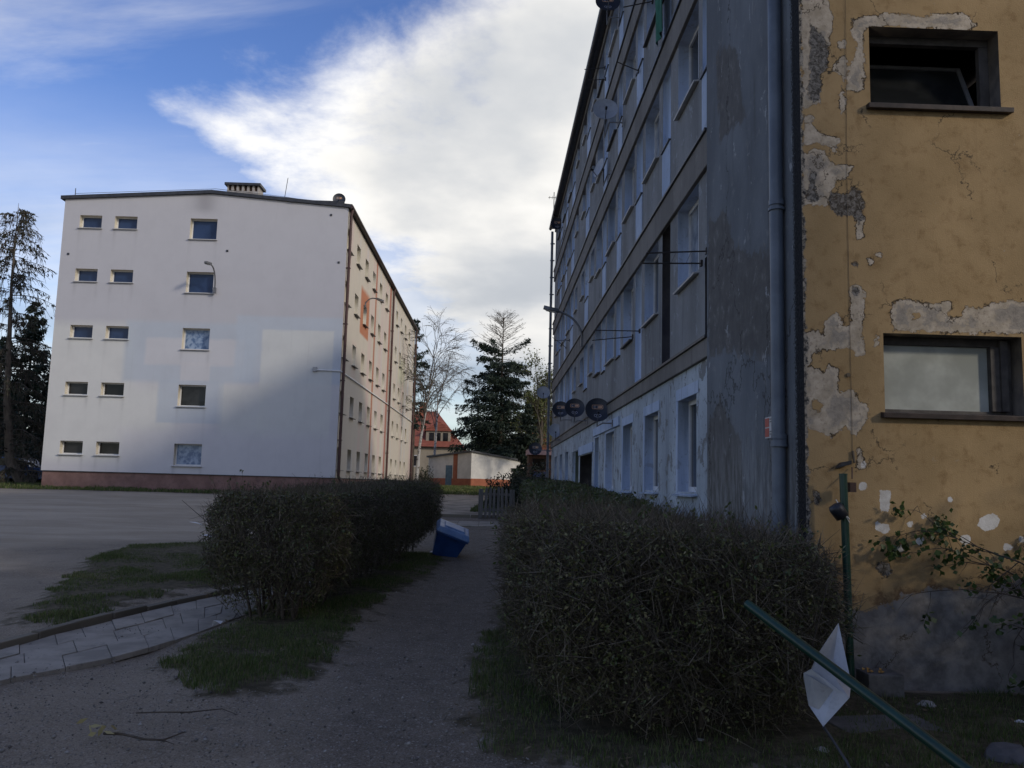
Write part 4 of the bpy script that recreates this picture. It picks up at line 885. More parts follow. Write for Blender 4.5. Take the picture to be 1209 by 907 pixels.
# ================================================================== PLANTS
def leaves_mesh(C, L, Wd, out=None, rnd=1.0, fold=True, bend=.0):
    """diamond leaves: centres C (n,3), lengths L, widths Wd, preferred direction out (n,3)"""
    N = len(C); d = rng.normal(size=(N, 3))*rnd
    if out is not None: d = d+out
    d /= np.linalg.norm(d, axis=1)[:, None]+1e-9
    q = rng.normal(size=(N, 3)); e = np.cross(d, q); e /= np.linalg.norm(e, axis=1)[:, None]+1e-9
    d = d*(L[:, None]*.5); e = e*(Wd[:, None]*.5)
    V = np.stack([C-d, C+e-d*.1, C+d, C-e-d*.1], 1).reshape(-1, 3); i = np.arange(N)*4
    return V, np.stack([i, i+1, i+2, i+3], 1)
def sticks_mesh(A, B, r, n=3, taper=.5):
    N = len(A); t = B-A; ln = np.linalg.norm(t, axis=1)[:, None]+1e-9; t = t/ln
    a = np.where(np.abs(t[:, 2:3]) < .9, np.array([[0, 0, 1.0]]), np.array([[1.0, 0, 0]])); u = np.cross(t, a); u /= np.linalg.norm(u, axis=1)[:, None]; v = np.cross(t, u)
    r = np.broadcast_to(np.asarray(r, float), (N,))[:, None]; V = []
    for k, base in ((1.0, A), (taper, B)):
        for j in range(n):
            an = 2*math.pi*j/n; V.append(base+(u*math.cos(an)+v*math.sin(an))*r*k)
    V = np.stack(V, 1).reshape(-1, 3); i = np.arange(N)[:, None]*2*n
    F = np.concatenate([np.concatenate([i+j, i+(j+1) % n, i+n+(j+1) % n, i+n+j], 1) for j in range(n)])
    return V, F
def add_np(name, VF, mat_, root, smooth=False):
    V, F = VF; o = ORG.get(root.name, Vector()) if root else Vector()
    return link(name, np_mesh(name, V-np.array(o), F, smooth=smooth), mat_, root)
def cat(*VFs):
    Vs, Fs, b = [], [], 0
    for V, F in VFs: Vs.append(V); Fs.append(F+b); b += len(V)
    return np.concatenate(Vs), np.concatenate(Fs)

HL1 = island_mat('dull hedge leaves', [(.040,.050,.016),(.075,.082,.026),(.11,.108,.038),(.05,.066,.018),(.125,.105,.05),(.09,.11,.03)], .5, .35, 0)
HL2 = island_mat('dry hedge leaves', [(.045,.054,.018),(.09,.095,.030),(.14,.125,.055),(.06,.08,.02),(.21,.185,.09),(.12,.145,.036)], .5, .4, 0)
HL3 = island_mat('fresh hedge leaves', [(.045,.07,.02),(.07,.10,.025),(.10,.12,.035),(.04,.06,.02),(.12,.12,.05)], .45, .45, .2)
HLD = island_mat('dark evergreen leaves', [(.010,.017,.009),(.018,.028,.013),(.028,.036,.016),(.014,.022,.010)], .55, .3, 0)
TWIG = island_mat('hedge twigs', [(.075,.062,.042),(.12,.10,.07),(.20,.17,.125),(.06,.05,.036),(.095,.08,.055)], .8, .2, 0)
BARK = pmat('brown bark', (.055,.042,.032), (.10,.08,.06), 9, .9, .5, 40, .01, stretch=(1, 1, .3))
def hedge(name, foot, z0, z1, nleaf, L, label, ntwig, mat_, tl=.22, depth=.13, topn=.05, ragged=.07, under=.35, group=None, seed=1, toptwig=.35, tr=.0028, zslope=None, shoots=0):
    """clipped hedge over a polygonal footprint: leaves and twigs gathered towards its faces, stems below"""
    foot = np.asarray(foot, float); c0 = foot.mean(0); root = thing(name, (c0[0], c0[1], gz(*c0)), label, 'hedge', group)
    lo, hi = foot.min(0), foot.max(0)
    def sample(N, dp, zmin=0.0):
        got = []; tot = 0
        while tot < N:
            M = N*6; P = np.column_stack([rng.uniform(lo-.1, hi+.1, (M, 2)), rng.uniform(0, 1, M)])
            s = sdf_poly(P[:, :2], foot); H = (z1-z0)+(zslope(P[:, :2]) if zslope else 0); g_ = gz_np(P[:, 1]); zz = z0+P[:, 2]*(H)
            wob = snoise(np.column_stack([P[:, :2]*1.0, zz]), 2.1)*.06+snoise(np.column_stack([P[:, :2]*1.0, zz]), 6.0)*ragged*.45
            bulge = -.30*np.clip(1-P[:, 2]/.5, 0, 1)**1.3-.14*np.clip((P[:, 2]-.75)/.25, 0, 1)**2      # narrower foot, rounded shoulder
            ds = s+wob+bulge; dt = (1-P[:, 2])*H+wob*.6
            d = np.minimum(ds, dt); ok = (d > 0) & (rng.random(M) < np.exp(-d/dp)) & (zz > zmin)
            ok &= rng.random(M) < np.clip((P[:, 2]-.0)/under, .05, 1)
            q = np.column_stack([P[:, :2], zz+g_])[ok]
            nrm_top = (dt < ds)[ok]; got.append(np.column_stack([q, nrm_top])); tot += len(q)
        return np.concatenate(got)[:N]
    q = sample(nleaf, depth); C = q[:, :3]
    cen = np.array([c0[0], c0[1], 0]); out = (C-cen)*np.array([1, .3, 0]); out /= np.linalg.norm(out, axis=1)[:, None]+1e-9; out[:, 2] += .5*q[:, 3]
    Ls = rng.uniform(.6, 1.3, nleaf)*L
    add_np('foliage', leaves_mesh(C, Ls, Ls*rng.uniform(.35, .6, nleaf), out*.5), mat_, root)
    t = sample(ntwig, depth*1.2); A = t[:, :3]; o2 = (A-cen); o2[:, 2] = 0; o2 /= np.linalg.norm(o2, axis=1)[:, None]+1e-9
    dirs = rng.normal(size=(ntwig, 3))*.55+o2*.35*(1-t[:, 3:4])+np.array([0, 0, 1])*(toptwig+t[:, 3:4]*.45); dirs /= np.linalg.norm(dirs, axis=1)[:, None]
    ln = rng.uniform(.3, 1.2, ntwig)[:, None]*tl; kink = rng.normal(size=(ntwig, 3))*.18*ln; Mid = A+dirs*ln*.5*0+kink*.4; B1 = A+dirs*ln*.5+kink
    rr = tr*rng.uniform(.6, 1.5, ntwig)
    TW = cat(sticks_mesh(A-dirs*ln*.5, A+kink*.4, rr, 3, .8), sticks_mesh(A+kink*.4, A+dirs*ln*.5+kink, rr*.8, 3, .35)); SH = None
    if shoots:                                              # stray shoots with a few larger leaves
        t = sample(shoots, .03, z0+.3); A = t[:, :3]; o2 = (A-cen); o2[:, 2] = 0; o2 /= np.linalg.norm(o2, axis=1)[:, None]+1e-9
        d_ = o2*rng.uniform(.1, .7, (shoots, 1))+rng.normal(size=(shoots, 3))*.25+np.array([0, 0, .75]); d_ /= np.linalg.norm(d_, axis=1)[:, None]; ln = rng.uniform(.10, .30, shoots)[:, None]
        Mx = A+d_*ln*.5; B = Mx+(d_+rng.normal(size=(shoots, 3))*.25)*ln*.5; SH = cat(sticks_mesh(A-d_*.12, Mx, .0026, 3, .8), sticks_mesh(Mx, B, .0021, 3, .4))
        k_ = rng.uniform(.0, 1, (shoots, 7)); C = (A[:, None]+(B-A)[:, None]*k_[:, :, None]).reshape(-1, 3)+rng.normal(size=(shoots*7, 3))*.012; Ls = rng.uniform(.025, .05, len(C))
        add_np('young_leaves', leaves_mesh(C, Ls, Ls*.5, np.repeat(d_, 7, 0)*.8), HL3, root)
    add_np('twigs', cat(TW, SH) if SH else TW, TWIG, root)
    nst = int(max(10, abs((hi-lo).prod())*9)); P = rng.uniform(lo, hi, (nst*3, 2)); P = P[sdf_poly(P, foot) > .42][:nst]; n_ = len(P)
    A = np.column_stack([P, gz_np(P[:, 1])-.05]); B = A+np.column_stack([rng.normal(size=(n_, 2))*.16, np.full(n_, .5)+rng.uniform(0, .3, n_)]); Cc = B+np.column_stack([rng.normal(size=(n_, 2))*.2, np.full(n_, (z1-.75))*rng.uniform(.7, 1, n_)])
    rs = rng.uniform(.007, .018, n_)
    add_np('stems', cat(sticks_mesh(A, B, rs*1.2, 5, .8), sticks_mesh(B, Cc, rs*.9, 5, .3)), BARK, root)
    return root
H1 = hedge('hedge', [(-3.25,9.75),(-2.85,9.3),(-2.0,9.3),(-1.66,9.8),(-1.54,12.5),(-1.18,16.8),(-1.06,18.2),(-2.3,18.4),(-2.8,15),(-3.2,11.5)], .06, 1.42, 62000, .036,
      'clipped brown olive hedge with bare stems at its near foot beside the paved footpath', 24000, HL1, under=.42, topn=.05, tl=.26, ragged=.14, depth=.11, tr=.0034, shoots=160)
hedge('hedge', [(.24,6.4),(.42,5.6),(.95,5.25),(1.8,5.25),(2.2,5.55),(2.54,6.3),(2.56,7.0),(2.42,8.5),(2.42,10.9),(.55,11.0),(.26,10.6)], .04, 1.36, 125000, .028,
      'large twiggy brown hedge at the foot of the yellow wall corner, nearest of all', 42000, HL2, under=.22, tl=.34, ragged=.22, depth=.12, tr=.0026, toptwig=.12,
      zslope=lambda P: -.14*np.clip((P[:, 0]-.9)/1.5, 0, 1)-.05*np.clip((P[:, 1]-8)/3, 0, 1), shoots=420)
hedge('hedge', [(.75,11.6),(2.5,11.6),(2.5,25.5),(.95,25.5)], .05, 1.36, 26000, .075, 'greener leafy hedge along the foot of the grey block, behind the twiggy brown one', 3000, HL3, tl=.3, depth=.12, ragged=.12, tr=.004)
hedge('hedge', [(.75,28.4),(2.55,28.4),(2.5,37.5),(1.0,37.5)], .05, 1.20, 16000, .10, 'dark low hedge behind the picket fence', 1200, HLD, tl=.3, depth=.15, ragged=.2, tr=.006)
# trunks in the gap at the near foot of the left hedge: a shrub of its own
for k in range(11):
    b = MB(); a = random.uniform(0, 6.28); x, y = -2.35+random.uniform(-.2, .2), 9.95+random.uniform(-.2, .3); z = gz(0, y)-.05
    b.tube([(x, y, z), (x+.07*math.cos(a), y+.07*math.sin(a), z+.28), (x+.22*math.cos(a), y+.2*math.sin(a), z+.62), (x+.34*math.cos(a), y+.3*math.sin(a), z+1.05)], [random.uniform(.018, .034), .02, .015, .006], 7); b.build('trunk', BARK, H1)

# ---- shrub by the yellow wall at the right edge
t = thing('shrub', (4.6, 6.55, 0), 'thin leafy shrub with bare dark twigs growing against the yellow wall', 'shrub')
b = MB(); LC = []
def limb(p, d, ln, r, lev):
    pts = [p]; q = Vector(p); d = Vector(d).normalized()
    for k in range(5):
        d = (d+Vector((random.gauss(0, .18), random.gauss(0, .13), random.gauss(0, .15)-.04*lev))).normalized(); q = q+d*ln/5
        if q.y > 7.08: q.y = 7.08
        pts.append(q.copy())
        if lev < 3 and random.random() < (.75 if lev < 2 else .5): limb(q, d+Vector((random.gauss(0, .7), random.gauss(0, .35), random.gauss(.05, .6))), ln*random.uniform(.4, .65), r*.6, lev+1)
    b.tube(pts, [r*(1-.13*k) for k in range(6)], 5, cap=False)
    if lev >= 2 or random.random() < .3: LC.append((pts[-1], d)); LC.append((pts[-2], d))
random.seed(11)
for x, y, dx, dz, ln in ((4.85,6.6,-.45,1,1.25),(4.95,6.7,-.75,1.1,1.2),(4.8,6.5,-.15,1,1.1),(5.0,6.4,-.9,.9,1.1),(4.95,6.6,-.5,.6,.9),(4.7,6.6,-.4,.7,.7),(5.1,6.3,-.6,1.1,1.3),(4.9,6.5,.1,1,1.4),(4.6,6.75,-.25,1,.6)):
    limb(Vector((x, y, -.03)), (dx, random.uniform(-.1, .12), dz), ln, .012, 0)
b.build('branches', pmat('dark twig bark', (.035,.028,.022), (.065,.05,.04), 12, .85), t)
Cs = []; Os = []
for p, d in LC:
    if random.random() < (.55 if p.z > .85 else .14):
        for k in range(random.randint(5, 14)): Cs.append(p+Vector((random.gauss(0, .035), random.gauss(0, .03), random.gauss(0, .035)))); Os.append((d.x, d.y-.4, d.z))
Cs = np.array([tuple(c) for c in Cs]); N = len(Cs); Ls = rng.uniform(.03, .07, N)
add_np('foliage', leaves_mesh(Cs, Ls, Ls*.8, np.array(Os)*.6), island_mat('small shrub leaves', [(.02,.04,.012),(.04,.075,.018),(.06,.10,.022),(.03,.055,.014)], .45, .4, .2), t)

# ---- conifers
def conifer(x, y, h, rad_, label, nb=34, bare=0.0, dens=60, Lf=.30, base=.06, cat_='tree', mat_=None, seed=1, droop=.35, name='spruce_tree', group=None, gaps=.0, power=.85, lean=(0, 0)):
    r_ = random.Random(seed); rg_ = np.random.default_rng(seed); z = gz(x, y); t = thing(name, (x, y, z), label, cat_, group)
    b = MB(); top = Vector((x+lean[0], y+lean[1], z+h)); ctl = [Vector((x, y, z-.1)), Vector((x+lean[0]*.25, y+lean[1]*.3, z+h*.35)), top]
    b.tube(ctl, [h*.012+.04, h*.009+.03, .015], 8); b.build('trunk', BARK, t)
    C, O, BA, BB, BR = [], [], [], [], []
    whorls = int(nb); FS = [base+(1-bare-base)*(i+.4*r_.random())/whorls for i in range(whorls)]+[1-bare+bare*(i+.5*r_.random())/22 for i in range(22 if bare else 6)]
    for f in FS:
        zc = z+h*f; R = rad_*(1-f)**power+.06
        cx = np.interp(f, [0, .35, 1], [x, x+lean[0]*.25, x+lean[0]]); cy = np.interp(f, [0, .35, 1], [y, y+lean[1]*.3, y+lean[1]])
        for k in range(r_.randint(4, 7)):
            if r_.random() < gaps: continue
            a = r_.uniform(0, 6.283); ln = R*r_.uniform(.55, 1.12); dr = droop*(1-f*.7)*r_.uniform(.5, 1.3)
            up = .12+.55*f if f > .75 else .10
            P0 = np.array([cx, cy, zc]); d = np.array([math.cos(a), math.sin(a), 0])
            def at(s): return P0+d*ln*s+np.array([0, 0, ln*(up*s-dr*s*s+.10*max(0, s-.7)*3)])
            S = [0, .33, .66, 1.0]; pts = [at(s) for s in S]
            for q in range(3): BA.append(pts[q]); BB.append(pts[q+1]); BR.append((.016+.008*ln)*(1-.28*q)*.7)
            if f < 1-bare or (bare > 0 and f < 1-bare*.8 and r_.random() < .3):
                n_ = int(dens*ln/rad_*1.4)+6; s = rg_.beta(1.6, 1.0, n_); pp = np.array([at(q) for q in s]); side = np.array([-d[1], d[0], 0])
                spread = (.04+.20*ln*np.clip(1.1-s, .12, .8))[:, None]
                pp = pp+side*rg_.normal(size=(n_, 1))*spread+np.array([0, 0, -1])*np.abs(rg_.normal(size=(n_, 1)))*.16*(ln/2+.3)
                C.append(pp); O.append(d*.5+side*rg_.normal(size=(n_, 1))*.5+np.array([0, 0, -.45]))
            elif bare > 0:                                    # dead bare twigs
                for q in range(9):
                    s = r_.uniform(.25, 1); p = at(s); e = p+np.array([r_.gauss(0, .2), r_.gauss(0, .2), r_.uniform(.02, .28)])+d*.16; BA.append(p); BB.append(e); BR.append(.012)
    BA, BB = np.array(BA), np.array(BB); add_np('branches', sticks_mesh(BA, BB, np.array(BR), 4, .6), BARK, t)
    C = np.concatenate(C); O = np.concatenate(O); N = len(C); Ls = rg_.uniform(.5, 1.3, N)*Lf
    add_np('foliage', leaves_mesh(C, Ls, Ls*.26, O, .35), mat_ or HLD, t); return t
SPR = island_mat('spruce needles', [(.012,.021,.016),(.020,.033,.023),(.034,.050,.030),(.015,.026,.018)], .6, .25, 0)
sp = on_y(589, 575, 84.0); spt = on_y(590, 371, 84.0)
conifer(sp.x, 84.0, spt.z-gz(0, 84), 5.6, 'tall dark spruce with a dead bare top behind the white garage', nb=25, bare=.28, dens=330, Lf=.40, mat_=SPR, seed=5, gaps=.06, base=.08, power=.46, droop=.38)
c_ = on_y(622, 575, 55.0); conifer(c_.x, 55.0, 5.8, 1.25, 'dense dark young conifer under the tall spruce, right of the garage', nb=26, dens=90, Lf=.28, mat_=SPR, seed=8, base=.0, power=.6)
c_ = on_y(596, 575, 87.0); conifer(c_.x, 87.0, 7.0, 5.0, 'short broad conifer at the foot of the tall spruce', nb=22, dens=220, Lf=.40, mat_=SPR, seed=9, base=.0, power=.45)
c_ = on_y(22, 575, 54.0); conifer(c_.x, 54.0, 11.5, 3.4, 'dense dark spruce behind the leaning larch at the left edge', nb=34, dens=120, Lf=.40, mat_=SPR, seed=12, base=.02)
c_ = on_y(-12, 575, 57.0); conifer(c_.x, 57.0, 9.5, 3.6, 'broad dark spruce cut by the left edge of the view', nb=30, dens=120, Lf=.42, mat_=SPR, seed=13, base=.0)
c_ = on_y(50, 575, 62.0); conifer(c_.x, 62.0, 8.0, 3.2, 'dark spruce pressed against the gable of the pale block', nb=28, dens=120, Lf=.42, mat_=SPR, seed=14, base=.0)
c_ = on_y(485, 575, 84.0); conifer(c_.x, 84.0, 16.5, 2.5, 'dark pine showing past the far roof corner of the pale block', nb=26, dens=60, Lf=.42, mat_=SPR, seed=21, base=.35, gaps=.45, name='pine_tree', power=.5)
# leaning larch at the left edge
def larch():
    base = on_y(31, 575, 45.5); x, y = base.x, 45.5; z = gz(x, y); r_ = random.Random(4)
    t = thing('larch_tree', (x, y, z), 'tall sparse larch with a leaning trunk and drooping twigs at the left edge', 'tree')
    tip = on_y(22, 240, 45.5); mid1 = on_y(12, 545, 45.5); mid2 = on_y(8, 470, 45.5); mid3 = on_y(14, 330, 45.5); ctl = [Vector((x, y, z-.2)), mid1, mid2, mid3, tip]
    b = MB(); b.tube(ctl, [.32, .25, .17, .07, .008], 9); b.build('trunk', pmat('larch bark', (.075,.06,.045), (.13,.105,.08), 8, .9, .5, 30, .02, stretch=(1, 1, .3)), t)
    A, B, R, C, O = [], [], [], [], []
    for i in range(150):
        f = .12+.87*(i/150)**.85; s = f*(len(ctl)-1); k = min(int(s), 3); p = ctl[k].lerp(ctl[k+1], s-k); a = r_.uniform(0, 6.28); ln = (3.3*(1-f)**.6+.5)*r_.uniform(.5, 1.15)
        if f < .35 and r_.random() < .45: continue
        d = np.array([math.cos(a), math.sin(a), 0]); P0 = np.array(p)
        def at(q): return P0+d*ln*q+np.array([0, 0, ln*(.28*q-.42*q*q)])
        S = np.linspace(0, 1, 6)
        for q in range(5): A.append(at(S[q])); B.append(at(S[q+1])); R.append(.034*(1-.16*q)*(ln/2.5))
        for q in range(int(10+ln*9)):
            s_ = r_.uniform(.2, 1); p0 = at(s_); dl = r_.uniform(.3, 1.2); e = p0+np.array([r_.gauss(0, .16), r_.gauss(0, .16), -dl*r_.uniform(.1, 1)])+d*.18; A.append(p0); B.append(e); R.append(.011)
            for w_ in range(r_.randint(2, 6)):
                C.append(p0+(e-p0)*r_.random()+np.array([r_.gauss(0, .04), r_.gauss(0, .04), 0])); O.append((e-p0)*1.2)
    add_np('branches', sticks_mesh(np.array(A), np.array(B), np.array(R), 4, .6), BARK, t)
    C, O = np.array(C), np.array(O); N = len(C); keep = rng.random(N) < .5; C, O = C[keep], O[keep]; N = len(C); Ls = rng.uniform(.12, .28, N)
    add_np('foliage', leaves_mesh(C, Ls, Ls*.3, O, .4), island_mat('larch needles', [(.018,.022,.014),(.030,.036,.02),(.045,.048,.026)], .6, .2, 0), t)
larch()
# ---- bare and budding broadleaved trees
def broadleaf(name, x, y, h, label, spread, bark, lv, nleaf, Lf, seed, r0, weep=0.0, leafmat=None, levels=4, lean=(0, 0), stems=1, low=.35):
    r_ = random.Random(seed); z = gz(x, y); t = thing(name, (x, y, z), label, 'tree'); A, B, R, T = [], [], [], []
    b = MB()
    def grow(p, d, ln, r, lev):
        q = p.copy(); n_ = 4
        for k in range(n_):
            d = (d+Vector((r_.gauss(0, .16), r_.gauss(0, .16), r_.gauss(.04, .1)-weep*lev*.12))).normalized(); e = q+d*ln/n_
            A.append(tuple(q)); B.append(tuple(e)); R.append(r*(1-.17*k)); q = e
            if lev < levels and k >= 1:
                for _ in range(r_.choice((1, 1, 2))):
                    a = r_.uniform(0, 6.28); s = Vector((math.cos(a), math.sin(a), r_.uniform(.1, .9)))*spread; grow(q, (d*.8+s).normalized(), ln*r_.uniform(.45, .7), r*.5, lev+1)
            if lev >= levels-1: T.append(tuple(q))
        if lev < levels: grow(q, d, ln*.6, r*.55, lev+1)
    for s in range(stems):
        p = Vector((x+s*.3, y, z-.1)); q = p.copy(); d = Vector((lean[0]+r_.gauss(0, .05)*s, lean[1], 1)).normalized(); H = h*.62; pts = [p]
        for k in range(7):
            d = (d+Vector((r_.gauss(0, .035), r_.gauss(0, .035), .05))).normalized(); q = q+d*H/7; pts.append(q.copy())
            if k/7 > low:
                for _ in range(2): a = r_.uniform(0, 6.28); grow(q, (d*.7+Vector((math.cos(a), math.sin(a), .4))*spread).normalized(), h*.20*r_.uniform(.7, 1.1), r0*.38, 1)
        b.tube(pts, [r0*(1-.09*k) for k in range(8)], 9); grow(q, d, h*.26, r0*.36, 1)
    b.build('trunk', bark, t)
    add_np('branches', sticks_mesh(np.array(A), np.array(B), np.maximum(np.array(R), .010), 4, .75), lv, t)
    if nleaf:
        T = np.array(T); C = T[rng.integers(0, len(T), nleaf)]+rng.normal(size=(nleaf, 3))*.22; Ls = rng.uniform(.6, 1.3, nleaf)*Lf
        add_np('foliage', leaves_mesh(C, Ls, Ls*.6), leafmat, t)
    return t
BIRCH, n = new_mat('birch bark'); v = n.n('ShaderNodeTexCoord').outputs['Object']
finish(n, n.mix(n.ramp(n.noise(n.scale(v, (1, 1, 2.2)), 2.6, 6, .7), .52, .60), (.36,.35,.33), (.05,.045,.04)), .8); 
YOUNG = island_mat('young leaves', [(.10,.12,.035),(.14,.16,.05),(.08,.10,.03),(.17,.17,.07)], .5, .3, .3)
TWD = pmat('grey twig bark', (.07,.06,.052), (.11,.095,.08), 6, .9)
p = on_y(491, 575, 66.0); broadleaf('birch_tree', p.x, 66.0, 12.5, 'slender bare birch with a white mottled trunk at the far corner of the pale block', .34, BIRCH, TWD, 500, .10, 31, .15, weep=.45, leafmat=YOUNG, lean=(.03, 0), low=.42)
p = on_y(508, 575, 92.0); broadleaf('birch_tree', p.x, 92.0, 16, 'tall bare pale birch leaning right, farther back in front of the red roofed house', .5, BIRCH, TWD, 300, .10, 36, .17, weep=.7, leafmat=YOUNG, lean=(.04, 0), low=.3)
p = on_y(636, 575, 70.0); broadleaf('maple_tree', p.x, 70.0, 10.0, 'budding tree with pale young leaves beside the far corner of the grey block', .7, BARK, TWD, 5200, .20, 44, .2, leafmat=YOUNG, low=.25)
p = on_y(655, 575, 78.0); broadleaf('maple_tree', p.x, 78.0, 9.0, 'second budding tree mostly hidden behind the grey block', .7, BARK, TWD, 3500, .20, 47, .2, leafmat=YOUNG, low=.25)
def bush(x, y, rx, h, label, nleaf, L, mat_, name='bush', seed=1):
    t = thing(name, (x, y, gz(x, y)), label, 'bush'); rg_ = np.random.default_rng(seed)
    d = rg_.normal(size=(nleaf, 3)); d[:, 2] = np.abs(d[:, 2]); d /= np.linalg.norm(d, axis=1)[:, None]; f = 1-np.minimum(.9, rg_.exponential(.16, nleaf)); f *= 1+.22*snoise(d*2.1+seed, 1.6)
    C = np.column_stack([x+d[:, 0]*rx*f, y+d[:, 1]*rx*f, gz(x, y)+d[:, 2]*h*f]); Ls = rg_.uniform(.6, 1.3, nleaf)*L
    add_np('foliage', leaves_mesh(C, Ls, Ls*.5, d*.4), mat_, t)
    n_ = 26; a = rg_.uniform(0, 6.28, n_); A = np.tile((x, y, gz(x, y)-.05), (n_, 1)); B = A+np.column_stack([np.cos(a)*rx*.7, np.sin(a)*rx*.7, rg_.uniform(.4, .95, n_)*h])
    add_np('stems', sticks_mesh(A, B, .02, 4, .3), BARK, t); return t
p = on_y(566, 590, 33); bush(p.x+.95, 33.0, .85, 1.25, 'low dark bush just behind the picket fence', 2600, .10, HLD, seed=3)
p = on_y(484, 578, 70); bush(p.x+1.1, 71.5, .75, 1.6, 'dark rounded bush between the birch and the white garage', 1500, .12, HLD, seed=6)
p = on_y(600, 590, 44); bush(p.x+1.2, 44.0, 1.7, 1.7, 'wide dark bush between the fence and the garage', 3000, .13, HLD, seed=5)
for k, (px, y, rx, h) in enumerate(((5, 50, 2.6, 2.4), (38, 50.5, 2.2, 2.0))):
    p = on_y(px, 570, y); bush(p.x, y, rx, h, ('dark undergrowth left of the leaning larch', 'dark undergrowth right of the leaning larch, against the pale gable')[k], 3800, .2, HLD, seed=10+k)
# ================================================================== SMALL THINGS
# ---- picket fence across the end of the walk
def on_gy(px, y): p = on_y(px, 590, y); return p.x
FY = 27.7; fx0, fx1 = on_gy(566, FY), on_gy(604, FY); fz = gz(0, FY)
FEN = pmat('grey weathered boards', (.10,.095,.09), (.16,.15,.14), 5, .85, .4, 40, stretch=(5, 5, .4))
t = thing('picket_fence', ((fx0+fx1)/2, FY, fz), 'short grey picket fence closing the end of the walk', 'fence'); random.seed(5)
for k in range(8):
    x = fx0+.03+(fx1-fx0-.1)*k/7; hh = .97+random.uniform(-.03, .03)+.05*math.sin(k/7*3.14); tl = random.uniform(-.02, .02)
    b = MB(); b.prism([(x, FY, fz+.03), (x+.085, FY, fz+.03), (x+.085+tl, FY, fz+hh-.06), (x+.0425+tl, FY, fz+hh), (x+tl, FY, fz+hh-.06)], (0, .022, 0)); b.build('picket', FEN, t)
for z in (.25, .75): b = MB(); b.box(fx0-.02, fx1+.05, FY+.024, FY+.065, fz+z, fz+z+.08); b.build('rail', FEN, t)
for x in (fx0-.03, fx1+.02): b = MB(); b.box(x, x+.08, FY+.03, FY+.11, fz-.2, fz+.95); b.build('post', FEN, t)

# ---- blue grit bin, tilted against the hedge
p = on_g(523, 655); bx, by, bz = p.x+.0, p.y, p.z
t = thing('grit_bin', (bx, by, bz), 'blue plastic grit bin leaning over beside the clipped hedge', 'bin'); t.rotation_euler = (rad(14), rad(20), rad(8))
BLUEP = pmat('blue plastic', (.012,.05,.17), (.018,.07,.22), 4, .4, .1, spec=.5); BLUEL = pmat('lit blue lid', (.11,.21,.40), (.19,.30,.48), 5, .38, .1, spec=.5)  # lid plastic made paler to carry the light on its top
def frustum(b, x0, x1, y0, y1, z0, X0, X1, Y0, Y1, z1):
    return b.add([(x0,y0,z0),(x1,y0,z0),(x1,y1,z0),(x0,y1,z0),(X0,Y0,z1),(X1,Y0,z1),(X1,Y1,z1),(X0,Y1,z1)], ((0,3,2,1),(4,5,6,7),(0,1,5,4),(1,2,6,5),(2,3,7,6),(3,0,4,7)))
b = MB(); frustum(b, -.23, .23, -.22, .22, .0, -.31, .31, -.29, .29, .46); frustum(b, -.34, .34, -.32, .32, .455, -.34, .34, -.32, .32, .50); b.build('body', BLUEP, t, bevel=.02, local=True)
b = MB(); frustum(b, -.35, .35, -.33, .33, .503, -.30, .31, -.27, .28, .60); frustum(b, -.22, .24, -.2, .2, .598, -.19, .2, -.16, .16, .625); b.build('lid', BLUEL, t, bevel=.02, local=True)
b = MB(); b.box(-.10, .10, -.36, -.33, .47, .50); b.build('handle', BLUEP, t, bevel=.006, local=True)

# ---- fallen green sign post with its crumpled plate, and the post still standing
GREENM = pmat('green gloss paint', (.006,.032,.021), (.011,.046,.030), 5, .35, .12, 30, spec=.5, grime=((.05,.04,.03), .5))
PLATE = pmat('scuffed galvanised plate', (.34,.345,.35), (.47,.47,.465), 5, .45, .15, 20, metal=.25, grime=((.22,.21,.19), .55))
pu, pl_ = on_y(882, 713, 5.05), on_y(1142, 909, 3.95); dirp = (pl_-pu).normalized(); pend = pu+dirp*((pu.z-.0)/-dirp.z if dirp.z < 0 else 2)
t = thing('fallen_sign_post', (pend.x, pend.y, 0), 'fallen green pole with a crumpled white plate leaning on the twiggy hedge', 'sign post')
b = MB(); b.tube([pu, pend], .028, 14); b.build('post', GREENM, t)
def onpost(s): return pu+(pend-pu)*s
def pp(px, py, d): r = pray(px, py); q = r*d/r[1]; return Vector((q[0], d, q[2]+EYE))
# plate folded over the pole: two bent halves
A_, B_ = pp(953, 789, 4.78), pp(1003, 822, 4.60)
tipu, mid_u, tipd, lft = pp(990, 736, 4.86), pp(966, 772, 4.74), pp(972, 858, 4.60), pp(949, 800, 4.74)
n_ = Vector((0, -.0025, 0))
def plate(b, P):
    F = [Vector(q) for q in P]; k = len(F); b.add([q for q in F]+[q+Vector((0, .004, .0)) for q in F], [tuple(range(k)), tuple(reversed(range(k, 2*k)))]+[(i, (i+1) % k, k+(i+1) % k, k+i) for i in range(k)])
b = MB()
c_u = pp(984, 780, 4.80)
plate(b, [mid_u, c_u, tipu]); plate(b, [c_u, pp(1005, 806, 4.72), tipu]); plate(b, [mid_u, pp(1005, 806, 4.70), c_u])
fold = pp(958, 800, 4.67); e1 = pp(1003, 824, 4.62); bot = pp(967, 838, 4.66)
plate(b, [lft, fold, bot, tipd, pp(955, 833, 4.70)]); plate(b, [fold, pp(984, 815, 4.655), bot]); plate(b, [pp(984, 815, 4.655), e1, tipd, bot]); 
plate(b, [pp(949, 795, 4.74), pp(958, 790, 4.72), e1, pp(984, 815, 4.655), fold, lft])
plate(b, [pp(958, 790, 4.76), pp(966, 772, 4.78), pp(1005, 806, 4.76), e1])
po = b.build('plate', PLATE, t)
b = MB(); b.tube([tipd, pp(982, 872, 4.6), pp(1000, 900, 4.45), pp(1012, 925, 4.4)], .008, 6); b.build('wire', METAL_DK, t)
